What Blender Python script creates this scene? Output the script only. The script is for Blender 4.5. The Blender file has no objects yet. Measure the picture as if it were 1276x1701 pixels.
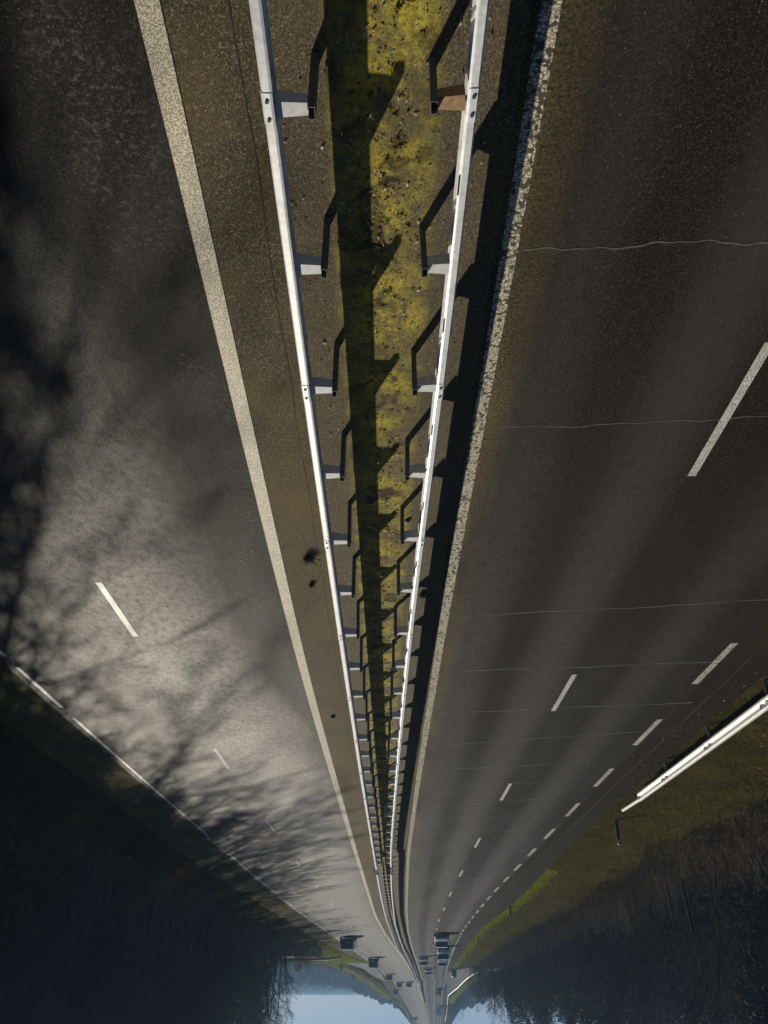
import bpy, bmesh, math, random
import numpy as np
from mathutils import Vector, Matrix
R = math.radians
SC = bpy.context.scene
COL = SC.collection
rng = random.Random(7)

# ------------------------------------------------------------------ camera
CAM_H, FPX, HORIZON = 7.04, 1334.0, 1661.0
PITCH = math.atan((HORIZON - 850.5) / FPX)
cam = bpy.data.cameras.new('camera')
cam.sensor_fit = 'VERTICAL'; cam.sensor_height = 36.0
cam.lens = FPX / 1701 * 36.0
cam.clip_start = 0.05; cam.clip_end = 12000
cam_o = bpy.data.objects.new('camera', cam); COL.objects.link(cam_o)
# the photograph was taken (or turned) upside down: rolled by 180 degrees
cam_o.matrix_world = Matrix.Translation((0, 0, CAM_H)) @ Matrix.Rotation(math.pi/2 - PITCH, 4, 'X') @ Matrix.Rotation(math.pi, 4, 'Z')
SC.camera = cam_o

# ------------------------------------------------------------------ sky, sun, exposure
SUN_EL, SUN_AZ = R(23.7), R(24.6)
w = bpy.data.worlds.new('World'); SC.world = w; w.use_nodes = True
nt = w.node_tree; nt.nodes.clear()
sky = nt.nodes.new('ShaderNodeTexSky'); sky.sky_type = 'NISHITA'; sky.sun_disc = False
sky.sun_elevation = SUN_EL; sky.sun_rotation = SUN_AZ
sky.air_density = 0.28; sky.dust_density = 0.3; sky.ozone_density = 1.5
bg = nt.nodes.new('ShaderNodeBackground'); bg.inputs['Strength'].default_value = 0.05
wo = nt.nodes.new('ShaderNodeOutputWorld')
nt.links.new(sky.outputs[0], bg.inputs[0]); nt.links.new(bg.outputs[0], wo.inputs[0])
sun = bpy.data.lights.new('sun', 'SUN'); sun.energy = 5.0; sun.angle = R(0.53); sun.color = (1.0, 0.91, 0.74)
sun_o = bpy.data.objects.new('sun', sun); COL.objects.link(sun_o)
SUN_DIR = Vector((math.sin(SUN_AZ)*math.cos(SUN_EL), math.cos(SUN_AZ)*math.cos(SUN_EL), math.sin(SUN_EL)))
sun_o.rotation_euler = SUN_DIR.to_track_quat('Z', 'Y').to_euler()
SC.view_settings.view_transform = 'Standard'; SC.view_settings.look = 'None'
SC.view_settings.exposure = 0.25; SC.view_settings.gamma = 1.0
SC.render.engine = 'CYCLES'
SC.cycles.use_denoising = True
SC.cycles.max_bounces = 6; SC.cycles.diffuse_bounces = 2; SC.cycles.glossy_bounces = 2
SC.cycles.transmission_bounces = 2; SC.cycles.volume_bounces = 0; SC.cycles.transparent_max_bounces = 6
SC.cycles.sample_clamp_indirect = 4.0

# ------------------------------------------------------------------ the lie of the land
def rise(Y):                     # the road climbs gently beyond 150 m
    Y = np.asarray(Y, float)
    q = np.clip(Y - 190, 0, 233)
    return 1.5e-4*q*q + 0.07*np.clip(Y - 423, 0, 400) + 0.02*np.clip(Y - 823, 0, 3000)
CT, ST = math.cos(PITCH), math.sin(PITCH)
def G(x, y, h=0.0):              # world point at height h over the road plane, surveyed from the photograph
    a = (638.0 - x)/FPX; b = (y - 850.5)/FPX
    dx, dy, dz = a, CT + b*ST, -ST + b*CT
    lo, hi = 0.0, None
    t = 1.0; prev = 0.0
    while t < 4000:
        if CAM_H + dz*t - (float(rise(dy*t)) + h) < 0: hi = t; break
        prev = t; t *= 1.01
    if hi is None: hi = t
    lo = prev
    for _ in range(40):
        m = (lo+hi)/2
        if CAM_H + dz*m - (float(rise(dy*m)) + h) < 0: hi = m
        else: lo = m
    return np.array([dx*lo, dy*lo, CAM_H + dz*lo])

class Line:                      # X as a smooth function of Y
    def __init__(s, pts, h=0.0, near=None):
        P = sorted([tuple(G(x, y, h)[:2]) for x, y in pts], key=lambda p: p[1])
        s.X = np.array([p[0] for p in P]); s.Y = np.array([p[1] for p in P])
        if near is not None:
            s.X = np.concatenate([[near, near], s.X]); s.Y = np.concatenate([[-40.0, min(0.0, s.Y[0]-2)], s.Y])
        # resample and smooth
        yy = np.concatenate([np.arange(-40, 120, 1.0), np.arange(120, 300, 2.0), np.arange(300, 1500, 10.0)])
        sl = (s.X[-1]-s.X[-3])/(s.Y[-1]-s.Y[-3])
        xx = np.where(yy > s.Y[-1], s.X[-1] + sl*(yy - s.Y[-1]), np.interp(yy, s.Y, s.X))
        k = np.array([1, 2, 3, 4, 3, 2, 1.0]); k /= k.sum()
        for _ in range(5):
            xx = np.convolve(np.pad(xx, 3, mode='edge'), k, 'valid')
        s.yy, s.xx = yy, xx
    def __call__(s, Y): return np.interp(Y, s.yy, s.xx)

LL = Line([(249,0),(327,350),(405,700),(500,1100),(557,1300),(592,1420),(623,1520),(640,1552),(674,1599),(689,1627),(701,1664),(706,1688)], near=1.96)
RL = Line([(915,0),(877,288),(795,700),(742,1000),(694,1300),(678,1420),(675,1506),(678,1549),(686,1580),(697,1611),(706,1647),(711,1688)], near=-1.37)
LD = Line([(194,1013),(370,1263),(451,1374),(498,1438),(549,1501.6),(566,1521),(580,1537),(591,1549),(610,1567),(631,1587),(648,1603),(663,1620),(683,1650),(693,1670),(699,1690)], near=5.6)
RD = Line([(1202,700),(938,1148),(840,1315),(793,1400),(766,1451),(749,1482),(739,1508),(730,1526),(726,1540),(722,1560),(720,1583),(719.6,1611),(721,1640),(722,1665),(721,1693)], near=-4.84)
LE = Line([(65,1142),(232,1290),(362,1402),(418,1451),(491,1510),(550,1552.4),(585,1576.5),(611,1595.5),(630,1611),(651,1630),(663.6,1648),(674,1666),(684,1684)], near=9.0)
RE = Line([(1187,1102),(1076,1215),(1002,1292),(949,1347),(883,1416),(814,1489),(781,1529),(765,1552),(752,1580),(741,1618),(736.5,1639),(734,1661),(732,1695)], near=-8.1)
ER = Line([(95,1264),(309,1424),(509,1552),(578,1587),(612,1600),(638,1640),(655,1659),(668,1670),(681,1693)], near=11.5)
EL = Line([(1180,1197),(1035,1326),(930,1422),(860,1495.5),(795,1547),(764,1592),(750,1609),(743,1640),(741,1656),(740,1668),(737,1692)], near=-9.7)
# median rails, at rail height
RAIL_H = 0.75
ML = Line([(436,0),(468,300),(500,560),(536,800),(561,1000),(604,1300),(623,1420),(632,1480),(642,1525),(660,1575),(673.6,1594),(687,1624),(701.5,1662),(707,1688)], h=RAIL_H, near=.90)
MR = Line([(797,0),(763,300),(739,560),(707,800),(682.5,1000),(656.4,1300),(647.6,1420),(650,1480),(656,1533),(667.6,1570),(681,1599),(691.6,1624),(699,1649),(706,1676),(709.5,1690)], h=.62, near=-.72)

def world_polyline(pts, h=0.0): return [G(x, y, h) for x, y in pts]
PR_px = [(300,1594.5),(400,1594.5),(464,1595),(552,1598.5),(571,1607),(595,1621),(621,1637),(645,1658),(660,1667),(672,1677),(681,1693)]
PL_px = [(1000,1607),(860,1611),(800,1616.5),(787,1621.5),(775,1629),(761,1643),(752,1652),(747,1657),(744,1668),(741,1690)]
PR = np.array([p[:2] for p in world_polyline(PR_px)]); PL = np.array([p[:2] for p in world_polyline(PL_px)])
# carry the bank's edge a little outside the rail
PRb = PR + np.array([1.6, 1.6]); PLb = PL + np.array([-2.2, 1.2])
def far_poly(P, sgn):
    d = P[-1]-P[-3]; d = d/np.linalg.norm(d)
    end = P[-1] + d*1500
    first = np.array([sgn*3000, P[0][1]])
    return np.vstack([first, P, end]), np.vstack([first, P, end, [sgn*3000, end[1]]])
PRl, PRpoly = far_poly(PRb, 1); PLl, PLpoly = far_poly(PLb, -1)
def in_poly(X, Y, poly):
    ins = np.zeros(X.shape, bool)
    n = len(poly)
    for i in range(n):
        x1, y1 = poly[i]; x2, y2 = poly[(i+1) % n]
        if y1 == y2: continue
        c = ((y1 > Y) != (y2 > Y)) & (X < (x2-x1)*(Y-y1)/(y2-y1) + x1)
        ins ^= c
    return ins
def dist_line(X, Y, P):
    best = np.full(X.shape, 1e9)
    for (x1, y1), (x2, y2) in zip(P[:-1], P[1:]):
        dx, dy = x2-x1, y2-y1; L = dx*dx+dy*dy
        t = np.clip(((X-x1)*dx+(Y-y1)*dy)/L, 0, 1)
        best = np.minimum(best, np.hypot(X-x1-t*dx, Y-y1-t*dy))
    return best
def smooth(a, b, v):
    t = np.clip((v-a)/(b-a), 0, 1); return t*t*(3-2*t)
def land(X, Y):
    X = np.asarray(X, float); Y = np.asarray(Y, float)
    g = rise(Y)
    oR = X - ER(Y); oL = EL(Y) - X
    z = g.copy()
    near = 1 - smooth(135, 165, Y)
    z = z + near*(smooth(2.4, 15, oR)*3.2 + smooth(15, 75, oR)*16.0)      # cutting on one side
    nearl = 1 - smooth(195, 235, Y)
    z = z + nearl*(0.5*smooth(.8, 3.5, oL) - 4.0*smooth(4.4, 14, oL) + 19*smooth(22, 85, oL))     # embankment on the other
    z = z - 0.05*smooth(.3, -.1, oR)*smooth(.3, -.1, oL)
    z = np.where((oR < 0) & (oL < 0), g - 0.08, z)
    for P, poly in ((PRl, PRpoly), (PLl, PLpoly)):
        m = in_poly(X, Y, poly)
        dd = dist_line(X, Y, P)
        k = np.where(m, 1-np.exp(-dd/26.0), 0)
        z = z*(1-k) + k*(np.minimum(g, 10)*0.75 - 22)
    return z
def landz(x, y): return float(land(np.array([x]), np.array([y]))[0])

# ------------------------------------------------------------------ materials
def new_mat(name):
    m = bpy.data.materials.new(name); m.use_nodes = True
    n = m.node_tree; b = n.nodes['Principled BSDF']
    return m, n, b
def node(n, t, **kw):
    x = n.nodes.new(t)
    for k, v in kw.items():
        if k in x.inputs: x.inputs[k].default_value = v
        else: setattr(x, k, v)
    return x
def ramp(n, src, stops):
    r = n.nodes.new('ShaderNodeValToRGB')
    e = r.color_ramp.elements
    while len(e) < len(stops): e.new(0.5)
    for q, (p, c) in zip(e, stops):
        q.position = p; q.color = (c, c, c, 1) if isinstance(c, (int, float)) else (*c, 1)
    n.links.new(src, r.inputs[0]); return r
def mixc(n, f, a, b):
    m = n.nodes.new('ShaderNodeMix'); m.data_type = 'RGBA'
    for s, v in ((0, f), (6, a), (7, b)):
        if hasattr(v, 'links') or isinstance(v, bpy.types.NodeSocket): n.links.new(v, m.inputs[s])
        elif isinstance(v, (int, float)): m.inputs[s].default_value = v if s == 0 else (v, v, v, 1)
        else: m.inputs[s].default_value = (*v, 1)
    return m.outputs[2]
def math_(n, op, a, b=None, c=None, clamp=False):
    m = n.nodes.new('ShaderNodeMath'); m.operation = op; m.use_clamp = clamp
    for i, v in enumerate((a, b, c)):
        if v is None: continue
        if isinstance(v, bpy.types.NodeSocket): n.links.new(v, m.inputs[i])
        else: m.inputs[i].default_value = v
    return m.outputs[0]
def noise(n, vec, scale, detail=4, rough=.55, dist=0.0):
    x = n.nodes.new('ShaderNodeTexNoise')
    x.inputs['Scale'].default_value = scale; x.inputs['Detail'].default_value = detail
    x.inputs['Roughness'].default_value = rough; x.inputs['Distortion'].default_value = dist
    if vec is not None: n.links.new(vec, x.inputs['Vector'])
    return x.outputs['Fac']
def coords(n): return n.nodes.new('ShaderNodeTexCoord')
def bump(n, b, src, strength, dist):
    x = n.nodes.new('ShaderNodeBump'); x.inputs['Strength'].default_value = strength; x.inputs['Distance'].default_value = dist
    n.links.new(src, x.inputs['Height']); n.links.new(x.outputs[0], b.inputs['Normal'])
def mapping(n, vec, sx, sy, sz=1.0):
    m = n.nodes.new('ShaderNodeMapping'); m.inputs['Scale'].default_value = (sx, sy, sz)
    n.links.new(vec, m.inputs['Vector']); return m.outputs[0]

def asphalt(name, dark, light, patch_centre=None, rough_lo=.5, rough_hi=.7, tint=None, spec=.5, tracks=(), bands=(), sand=False, flakes=False):
    m, n, b = new_mat(name); tc = coords(n); O = tc.outputs['Object']; UV = tc.outputs['UV']
    fine = noise(n, O, 75, 3, .75); grit = n.nodes.new('ShaderNodeTexVoronoi'); grit.inputs['Scale'].default_value = 74
    n.links.new(O, grit.inputs['Vector'])
    base = ramp(n, fine, [(.32, dark), (.68, light)]).outputs[0]
    cell = ramp(n, grit.outputs['Color'], [(.0, .15), (.5, .65), (.78, 1.5), (.90, 3.0), (1.0, 4.6)]).outputs[0]
    mul = n.nodes.new('ShaderNodeMix'); mul.data_type = 'RGBA'; mul.blend_type = 'MULTIPLY'; mul.inputs[0].default_value = .9
    n.links.new(base, mul.inputs[6]); n.links.new(cell, mul.inputs[7]); c = mul.outputs[2]
    big = noise(n, mapping(n, UV, .55, .07), 1.0, 5, .6)
    c = mixc(n, ramp(n, big, [(.35, 0.0), (.7, .55)]).outputs[0], c, tuple(x*1.55 for x in dark))
    if tint:
        st = noise(n, O, .5, 5, .6)
        c = mixc(n, ramp(n, st, [(.4, 0.0), (.68, .65)]).outputs[0], c, tint)
    if bands or sand:
        sp0 = n.nodes.new('ShaderNodeSeparateXYZ'); n.links.new(UV, sp0.inputs[0])
        uu = math_(n, 'ADD', sp0.outputs[0], math_(n, 'MULTIPLY', math_(n, 'SUBTRACT', noise(n, mapping(n, UV, .4, .06), 1.0, 4, .6), .5), .9))
        for (c0, wd, amt) in bands:
            t = math_(n, 'DIVIDE', math_(n, 'ABSOLUTE', math_(n, 'SUBTRACT', uu, c0)), wd)
            c = mixc(n, ramp(n, t, [(.0, amt), (.4, amt*.75), (1.0, 0.0)]).outputs[0], c, tuple(x*1.9 for x in light))
        if sand:
            sn = math_(n, 'MULTIPLY', ramp(n, noise(n, mapping(n, UV, .5, .16), 1.0, 4, .6), [(.40, .1), (.62, 1.0)]).outputs[0], ramp(n, math_(n, 'DIVIDE', sp0.outputs[0], .9), [(.2, 1.0), (.8, 0.0)]).outputs[0])
            sn = math_(n, 'MULTIPLY', sn, ramp(n, noise(n, O, 26, 4, .8), [(.38, 0.0), (.62, .8)]).outputs[0])
            c = mixc(n, sn, c, (.30,.235,.09))
    # pale flecks of worn stone
    fl = n.nodes.new('ShaderNodeTexVoronoi'); fl.inputs['Scale'].default_value = 9; n.links.new(O, fl.inputs['Vector'])
    c = mixc(n, ramp(n, fl.outputs['Distance'], [(.035, .8), (.06, 0.0)]).outputs[0], c, (.30, .27, .22))
    n.links.new(c, b.inputs['Base Color'])
    # gloss: bands worn by the wheels along the lane, patches where the surface has polished
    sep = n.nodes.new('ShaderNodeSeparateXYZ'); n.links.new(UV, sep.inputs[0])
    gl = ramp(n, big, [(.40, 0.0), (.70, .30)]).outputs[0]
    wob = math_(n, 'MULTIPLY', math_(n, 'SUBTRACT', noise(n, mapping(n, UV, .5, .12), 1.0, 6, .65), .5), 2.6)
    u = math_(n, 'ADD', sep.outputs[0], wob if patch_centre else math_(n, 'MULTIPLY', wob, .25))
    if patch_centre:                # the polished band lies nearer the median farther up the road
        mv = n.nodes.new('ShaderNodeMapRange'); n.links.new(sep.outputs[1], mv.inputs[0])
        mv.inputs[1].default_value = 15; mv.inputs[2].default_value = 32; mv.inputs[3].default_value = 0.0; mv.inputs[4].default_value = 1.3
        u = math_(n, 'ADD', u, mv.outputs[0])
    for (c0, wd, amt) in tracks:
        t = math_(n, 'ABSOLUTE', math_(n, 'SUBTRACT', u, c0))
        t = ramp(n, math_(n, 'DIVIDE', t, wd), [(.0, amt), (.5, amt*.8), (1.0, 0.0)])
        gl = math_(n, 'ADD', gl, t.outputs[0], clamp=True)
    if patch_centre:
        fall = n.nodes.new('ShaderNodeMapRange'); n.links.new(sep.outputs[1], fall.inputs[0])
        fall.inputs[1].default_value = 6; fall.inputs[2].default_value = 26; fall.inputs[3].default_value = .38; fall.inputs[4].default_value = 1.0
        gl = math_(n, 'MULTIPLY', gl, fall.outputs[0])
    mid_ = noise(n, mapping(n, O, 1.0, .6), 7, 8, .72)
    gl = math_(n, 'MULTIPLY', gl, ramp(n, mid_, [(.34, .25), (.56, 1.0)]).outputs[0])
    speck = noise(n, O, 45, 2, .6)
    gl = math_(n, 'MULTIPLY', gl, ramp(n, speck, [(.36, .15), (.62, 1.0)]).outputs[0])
    if patch_centre:                # sun sheen also painted into the base colour, following the gloss mask
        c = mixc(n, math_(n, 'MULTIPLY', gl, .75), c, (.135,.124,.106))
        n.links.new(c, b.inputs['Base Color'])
    if flakes:                      # pale worn flakes near the solid line
        zone = ramp(n, math_(n, 'ABSOLUTE', math_(n, 'SUBTRACT', math_(n, 'ADD', sep.outputs[0], math_(n, 'MULTIPLY', wob, .25)), .75)), [(.15, 1.0), (.75, 0.0)]).outputs[0]
        lo = ramp(n, noise(n, mapping(n, O, .8, .35), 1.0, 3, .6), [(.46, 0.0), (.60, 1.0)]).outputs[0]
        fk = ramp(n, noise(n, O, 13, 9, .8), [(.52, 0.0), (.60, 1.0)]).outputs[0]
        fk = math_(n, 'MULTIPLY', math_(n, 'MULTIPLY', fk, zone), lo)
        n.links.new(mixc(n, math_(n, 'MULTIPLY', fk, .8), c, (.17,.15,.125)), b.inputs['Base Color'])
    mr = n.nodes.new('ShaderNodeMapRange'); n.links.new(gl, mr.inputs[0])
    mr.inputs[3].default_value = rough_hi; mr.inputs[4].default_value = rough_lo
    n.links.new(mr.outputs[0], b.inputs['Roughness'])
    ms = n.nodes.new('ShaderNodeMapRange'); n.links.new(gl, ms.inputs[0])
    ms.inputs[3].default_value = spec*.10; ms.inputs[4].default_value = spec
    sp = ms.outputs[0]
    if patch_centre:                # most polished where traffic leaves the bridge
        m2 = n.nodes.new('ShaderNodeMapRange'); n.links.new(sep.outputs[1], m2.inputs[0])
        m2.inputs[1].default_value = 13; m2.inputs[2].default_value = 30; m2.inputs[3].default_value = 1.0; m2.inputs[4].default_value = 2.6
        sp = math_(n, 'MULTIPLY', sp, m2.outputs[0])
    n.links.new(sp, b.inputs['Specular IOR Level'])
    bump(n, b, math_(n, 'ADD', fine, grit.outputs['Distance']), .22, .003)
    return m

def plain(name, col, rough=.6, metal=0.0, var=.25, scale=8.0, spec=.5, dirt=None, bumpy=0.0):
    m, n, b = new_mat(name); tc = coords(n)
    f = noise(n, tc.outputs['Object'], scale, 5, .6)
    c = ramp(n, f, [(.3, tuple(x*(1-var) for x in col)), (.7, tuple(min(1, x*(1+var)) for x in col))]).outputs[0]
    if dirt:
        d = noise(n, tc.outputs['Object'], scale*.35, 6, .7)
        c = mixc(n, ramp(n, d, [(.52, 0.0), (.72, .75)]).outputs[0], c, dirt)
    n.links.new(c, b.inputs['Base Color'])
    b.inputs['Roughness'].default_value = rough; b.inputs['Metallic'].default_value = metal
    b.inputs['Specular IOR Level'].default_value = spec
    if bumpy: bump(n, b, f, bumpy, .02)
    return m

def paint(name, col, wear, scale, under, crumble=False):
    m, n, b = new_mat(name); tc = coords(n); O = tc.outputs['Object']
    f = noise(n, O, scale, 6, .72)
    lo = noise(n, mapping(n, O, 1.6, .25), 1.0, 3, .5)
    f2 = math_(n, 'ADD', math_(n, 'MULTIPLY', f, .8), math_(n, 'MULTIPLY', lo, .35))
    k = ramp(n, f2, [(wear-.03, 1.0), (wear+.05, 0.0)]).outputs[0]
    if crumble:
        v = n.nodes.new('ShaderNodeTexVoronoi'); v.feature = 'DISTANCE_TO_EDGE'; v.inputs['Scale'].default_value = 22
        n.links.new(O, v.inputs['Vector'])
        k2 = ramp(n, v.outputs['Distance'], [(.03, 1.0), (.09, 0.0)]).outputs[0]
        v3 = n.nodes.new('ShaderNodeTexVoronoi'); v3.inputs['Scale'].default_value = 22; n.links.new(O, v3.inputs['Vector'])
        k3 = ramp(n, v3.outputs['Color'], [(.28, 1.0), (.36, 0.0)]).outputs[0]
        k = math_(n, 'MAXIMUM', math_(n, 'MAXIMUM', k, k2), k3)
    vv = noise(n, O, 3.0, 4, .6)
    pc = ramp(n, vv, [(.3, tuple(x*.75 for x in col)), (.7, col)]).outputs[0]
    g = noise(n, O, 60, 2, .6)
    pc = mixc(n, ramp(n, g, [(.44, .95), (.57, 0.0)]).outputs[0], pc, tuple(x*.30 for x in col))
    n.links.new(mixc(n, k, pc, under), b.inputs['Base Color'])
    b.inputs['Roughness'].default_value = .55; b.inputs['Specular IOR Level'].default_value = .32
    bump(n, b, f, .4, .004)
    return m

M = {}
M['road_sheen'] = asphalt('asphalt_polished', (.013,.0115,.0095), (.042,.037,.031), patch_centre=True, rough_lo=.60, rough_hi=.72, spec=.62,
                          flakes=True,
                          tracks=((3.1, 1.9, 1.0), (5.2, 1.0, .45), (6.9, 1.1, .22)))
M['road_matt'] = asphalt('asphalt_matt', (.011,.0088,.0068), (.038,.031,.024), rough_lo=.48, rough_hi=.72, spec=.42, sand=True,
                         tracks=((.95, .7, .35), (2.9, .8, .5), (5.5, .8, .6)), bands=((.9, .6, .16), (2.85, .75, .38), (5.5, .6, .25)))
M['median'] = None
M['line_yellowed'] = paint('worn_line_paint', (.80,.72,.54), .43, 70, (.05,.045,.038))
M['line_crumbled'] = paint('crumbled_line_paint', (.88,.80,.62), .39, 40, (.06,.052,.036), crumble=True)
M['line_white'] = paint('white_line_paint', (.78,.77,.72), .43, 16, (.06,.055,.05))
M['line_chipped'] = paint('chipped_line_paint', (.66,.64,.55), .50, 9, (.055,.05,.045))
M['seal'] = plain('bitumen_seal', (.105,.10,.093), rough=.33, var=.35, scale=14, spec=.7)
M['zinc'] = plain('galvanised_steel', (.82,.83,.84), rough=.42, metal=.1, var=.14, scale=16, dirt=(.50,.48,.43))
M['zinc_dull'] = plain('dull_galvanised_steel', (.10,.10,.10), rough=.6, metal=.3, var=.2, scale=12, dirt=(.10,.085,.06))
M['zinc_mid'] = plain('weathered_galvanised_steel', (.56,.57,.58), rough=.5, metal=.1, var=.15, scale=12, dirt=(.42,.40,.36))
M['rust'] = plain('rusty_steel', (.30,.19,.10), rough=.75, metal=.1, var=.35, scale=18, dirt=(.14,.07,.03))
M['bolt'] = plain('dark_bolt', (.035,.033,.03), rough=.6, metal=.3)
M['black'] = plain('black_plastic', (.015,.015,.016), rough=.5)
M['white'] = plain('white_plastic', (.72,.72,.70), rough=.4, var=.06)
M['red'] = plain('red_sheeting', (.22,.02,.02), rough=.4, var=.06)
M['blue'] = plain('blue_sheeting', (.02,.08,.36), rough=.4, var=.06)
M['green_plastic'] = plain('green_plastic', (.01,.085,.055), rough=.45)
M['grey_steel'] = plain('grey_post_steel', (.28,.29,.30), rough=.5, metal=.3)
M['glass'] = plain('car_glass', (.012,.016,.022), rough=.12, var=.1, spec=.7)
M['tyre'] = plain('tyre_rubber', (.015,.015,.015), rough=.8)
M['lamp_red'] = plain('tail_lamp_red', (.35,.01,.01), rough=.25)
M['lamp_clear'] = plain('head_lamp_clear', (.75,.76,.78), rough=.15)
M['bark'] = plain('bark', (.042,.034,.026), rough=.9, var=.4, scale=5, spec=.2)
M['twig'] = plain('twigs', (.030,.024,.018), rough=.9, var=.35, scale=3, spec=.15)
M['needle'] = plain('needles', (.018,.026,.014), rough=.8, var=.45, scale=1.5, spec=.2)
M['bramble'] = plain('bramble_stems', (.17,.125,.075), rough=.9, var=.5, scale=2, spec=.2)
M['far_wood'] = plain('far_wood', (.028,.034,.026), rough=1.0, var=.5, scale=.06, spec=0.0)
M['concrete'] = plain('concrete', (.30,.29,.27), rough=.8)

def grass_mat(name, a, bcol, yellow):
    m, n, b = new_mat(name); tc = coords(n); O = tc.outputs['Object']
    f = noise(n, O, .6, 6, .7); f2 = noise(n, O, 25, 3, .7)
    c = ramp(n, f, [(.3, a), (.55, bcol), (.75, yellow)]).outputs[0]
    mul = n.nodes.new('ShaderNodeMix'); mul.data_type = 'RGBA'; mul.blend_type = 'MULTIPLY'; mul.inputs[0].default_value = 1
    n.links.new(c, mul.inputs[6]); n.links.new(ramp(n, f2, [(.3, .45), (.7, 1.3)]).outputs[0], mul.inputs[7])
    n.links.new(mul.outputs[2], b.inputs['Base Color']); b.inputs['Roughness'].default_value = .9
    b.inputs['Specular IOR Level'].default_value = 0.0
    if 'blades' in name:
        tr = n.nodes.new('ShaderNodeBsdfTranslucent'); n.links.new(mul.outputs[2], tr.inputs[0])
        mx = n.nodes.new('ShaderNodeMixShader'); mx.inputs[0].default_value = .55
        n.links.new(b.outputs[0], mx.inputs[1]); n.links.new(tr.outputs[0], mx.inputs[2])
        n.links.new(mx.outputs[0], n.nodes['Material Output'].inputs['Surface'])
    else: bump(n, b, f2, .8, .05)
    return m
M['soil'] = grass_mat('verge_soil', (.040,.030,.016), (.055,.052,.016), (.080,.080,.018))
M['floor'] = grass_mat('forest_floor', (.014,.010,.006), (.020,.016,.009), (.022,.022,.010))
M['grass'] = grass_mat('grass_blades', (.075,.060,.020), (.105,.088,.024), (.16,.12,.045))
M['grass_bright'] = grass_mat('bright_grass_blades', (.14,.17,.016), (.20,.23,.022), (.30,.28,.04))
M['moss_tuft'] = grass_mat('moss_blades', (.12,.11,.015), (.22,.19,.022), (.34,.27,.05))
def median_mat():
    m, n, b = new_mat('mossy_median'); tc = coords(n); O = tc.outputs['Object']; UV = tc.outputs['UV']
    g = noise(n, O, 60, 4, .75)
    base = ramp(n, g, [(.3, (.045,.035,.022)), (.7, (.19,.155,.10))]).outputs[0]
    vg = n.nodes.new('ShaderNodeTexVoronoi'); vg.inputs['Scale'].default_value = 75; n.links.new(O, vg.inputs['Vector'])
    gm = n.nodes.new('ShaderNodeMix'); gm.data_type = 'RGBA'; gm.blend_type = 'MULTIPLY'; gm.inputs[0].default_value = .85
    n.links.new(base, gm.inputs[6]); n.links.new(ramp(n, vg.outputs['Color'], [(.0, .3), (.5, .8), (.8, 1.5), (1.0, 3.2)]).outputs[0], gm.inputs[7]); base = gm.outputs[2]
    sep = n.nodes.new('ShaderNodeSeparateXYZ'); n.links.new(UV, sep.inputs[0])
    # moss keeps to the strip between the posts
    mid = ramp(n, math_(n, 'ABSOLUTE', math_(n, 'SUBTRACT', sep.outputs[0], .5)), [(.08, 1.0), (.21, .7), (.26, 0.0)]).outputs[0]
    big = noise(n, O, 1.9, 6, .7); mz = noise(n, O, 18, 4, .7)
    k = math_(n, 'MULTIPLY', mid, ramp(n, big, [(.42, .14), (.60, 1.0)]).outputs[0])
    k = math_(n, 'MULTIPLY', k, ramp(n, mz, [(.28, .55), (.55, 1.0)]).outputs[0])
    moss = ramp(n, mz, [(.3, (.20,.17,.02)), (.6, (.55,.46,.055)), (.8, (.70,.60,.12))]).outputs[0]
    c = mixc(n, k, base, moss)
    d = noise(n, O, 1.4, 4, .6, 1.0)
    c = mixc(n, math_(n, 'MULTIPLY', mid, ramp(n, d, [(.55, 0.0), (.64, .9)]).outputs[0]), c, (.020,.012,.007))
    ol = noise(n, O, .8, 5, .6)
    c = mixc(n, ramp(n, ol, [(.4, 0.0), (.7, .5)]).outputs[0], c, (.075,.064,.028))
    n.links.new(c, b.inputs['Base Color']); b.inputs['Roughness'].default_value = .9; b.inputs['Specular IOR Level'].default_value = .2
    bump(n, b, math_(n, 'ADD', g, math_(n, 'MULTIPLY', k, mz)), .4, .015)
    return m
M['median'] = median_mat()
M['shoulder_strip'] = asphalt('stained_asphalt', (.050,.040,.027), (.175,.145,.098), rough_lo=.65, rough_hi=.8, spec=.3, tint=(.15,.115,.045))
M['shoulder_moss'] = asphalt('mossy_asphalt', (.036,.032,.015), (.125,.112,.052), rough_lo=.75, rough_hi=.9, spec=.12, tint=(.115,.105,.024))
M['shoulder_dark'] = asphalt('dirty_asphalt', (.012,.0095,.007), (.042,.034,.025), rough_lo=.7, rough_hi=.85, spec=.15, tint=(.034,.028,.015))
def multi(name, cols):
    m, n, b = new_mat(name); g = n.nodes.new('ShaderNodeNewGeometry')
    r = ramp(n, g.outputs['Random Per Island'], [(i/(len(cols)-1), c) for i, c in enumerate(cols)])
    r.color_ramp.interpolation = 'CONSTANT'
    n.links.new(r.outputs[0], b.inputs['Base Color']); b.inputs['Roughness'].default_value = .8
    return m
M['leaves'] = multi('dead_leaves', [(.10,.05,.02), (.42,.36,.27), (.16,.09,.04), (.30,.20,.11), (.07,.04,.02), (.50,.45,.36), (.12,.07,.03)])

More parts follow.
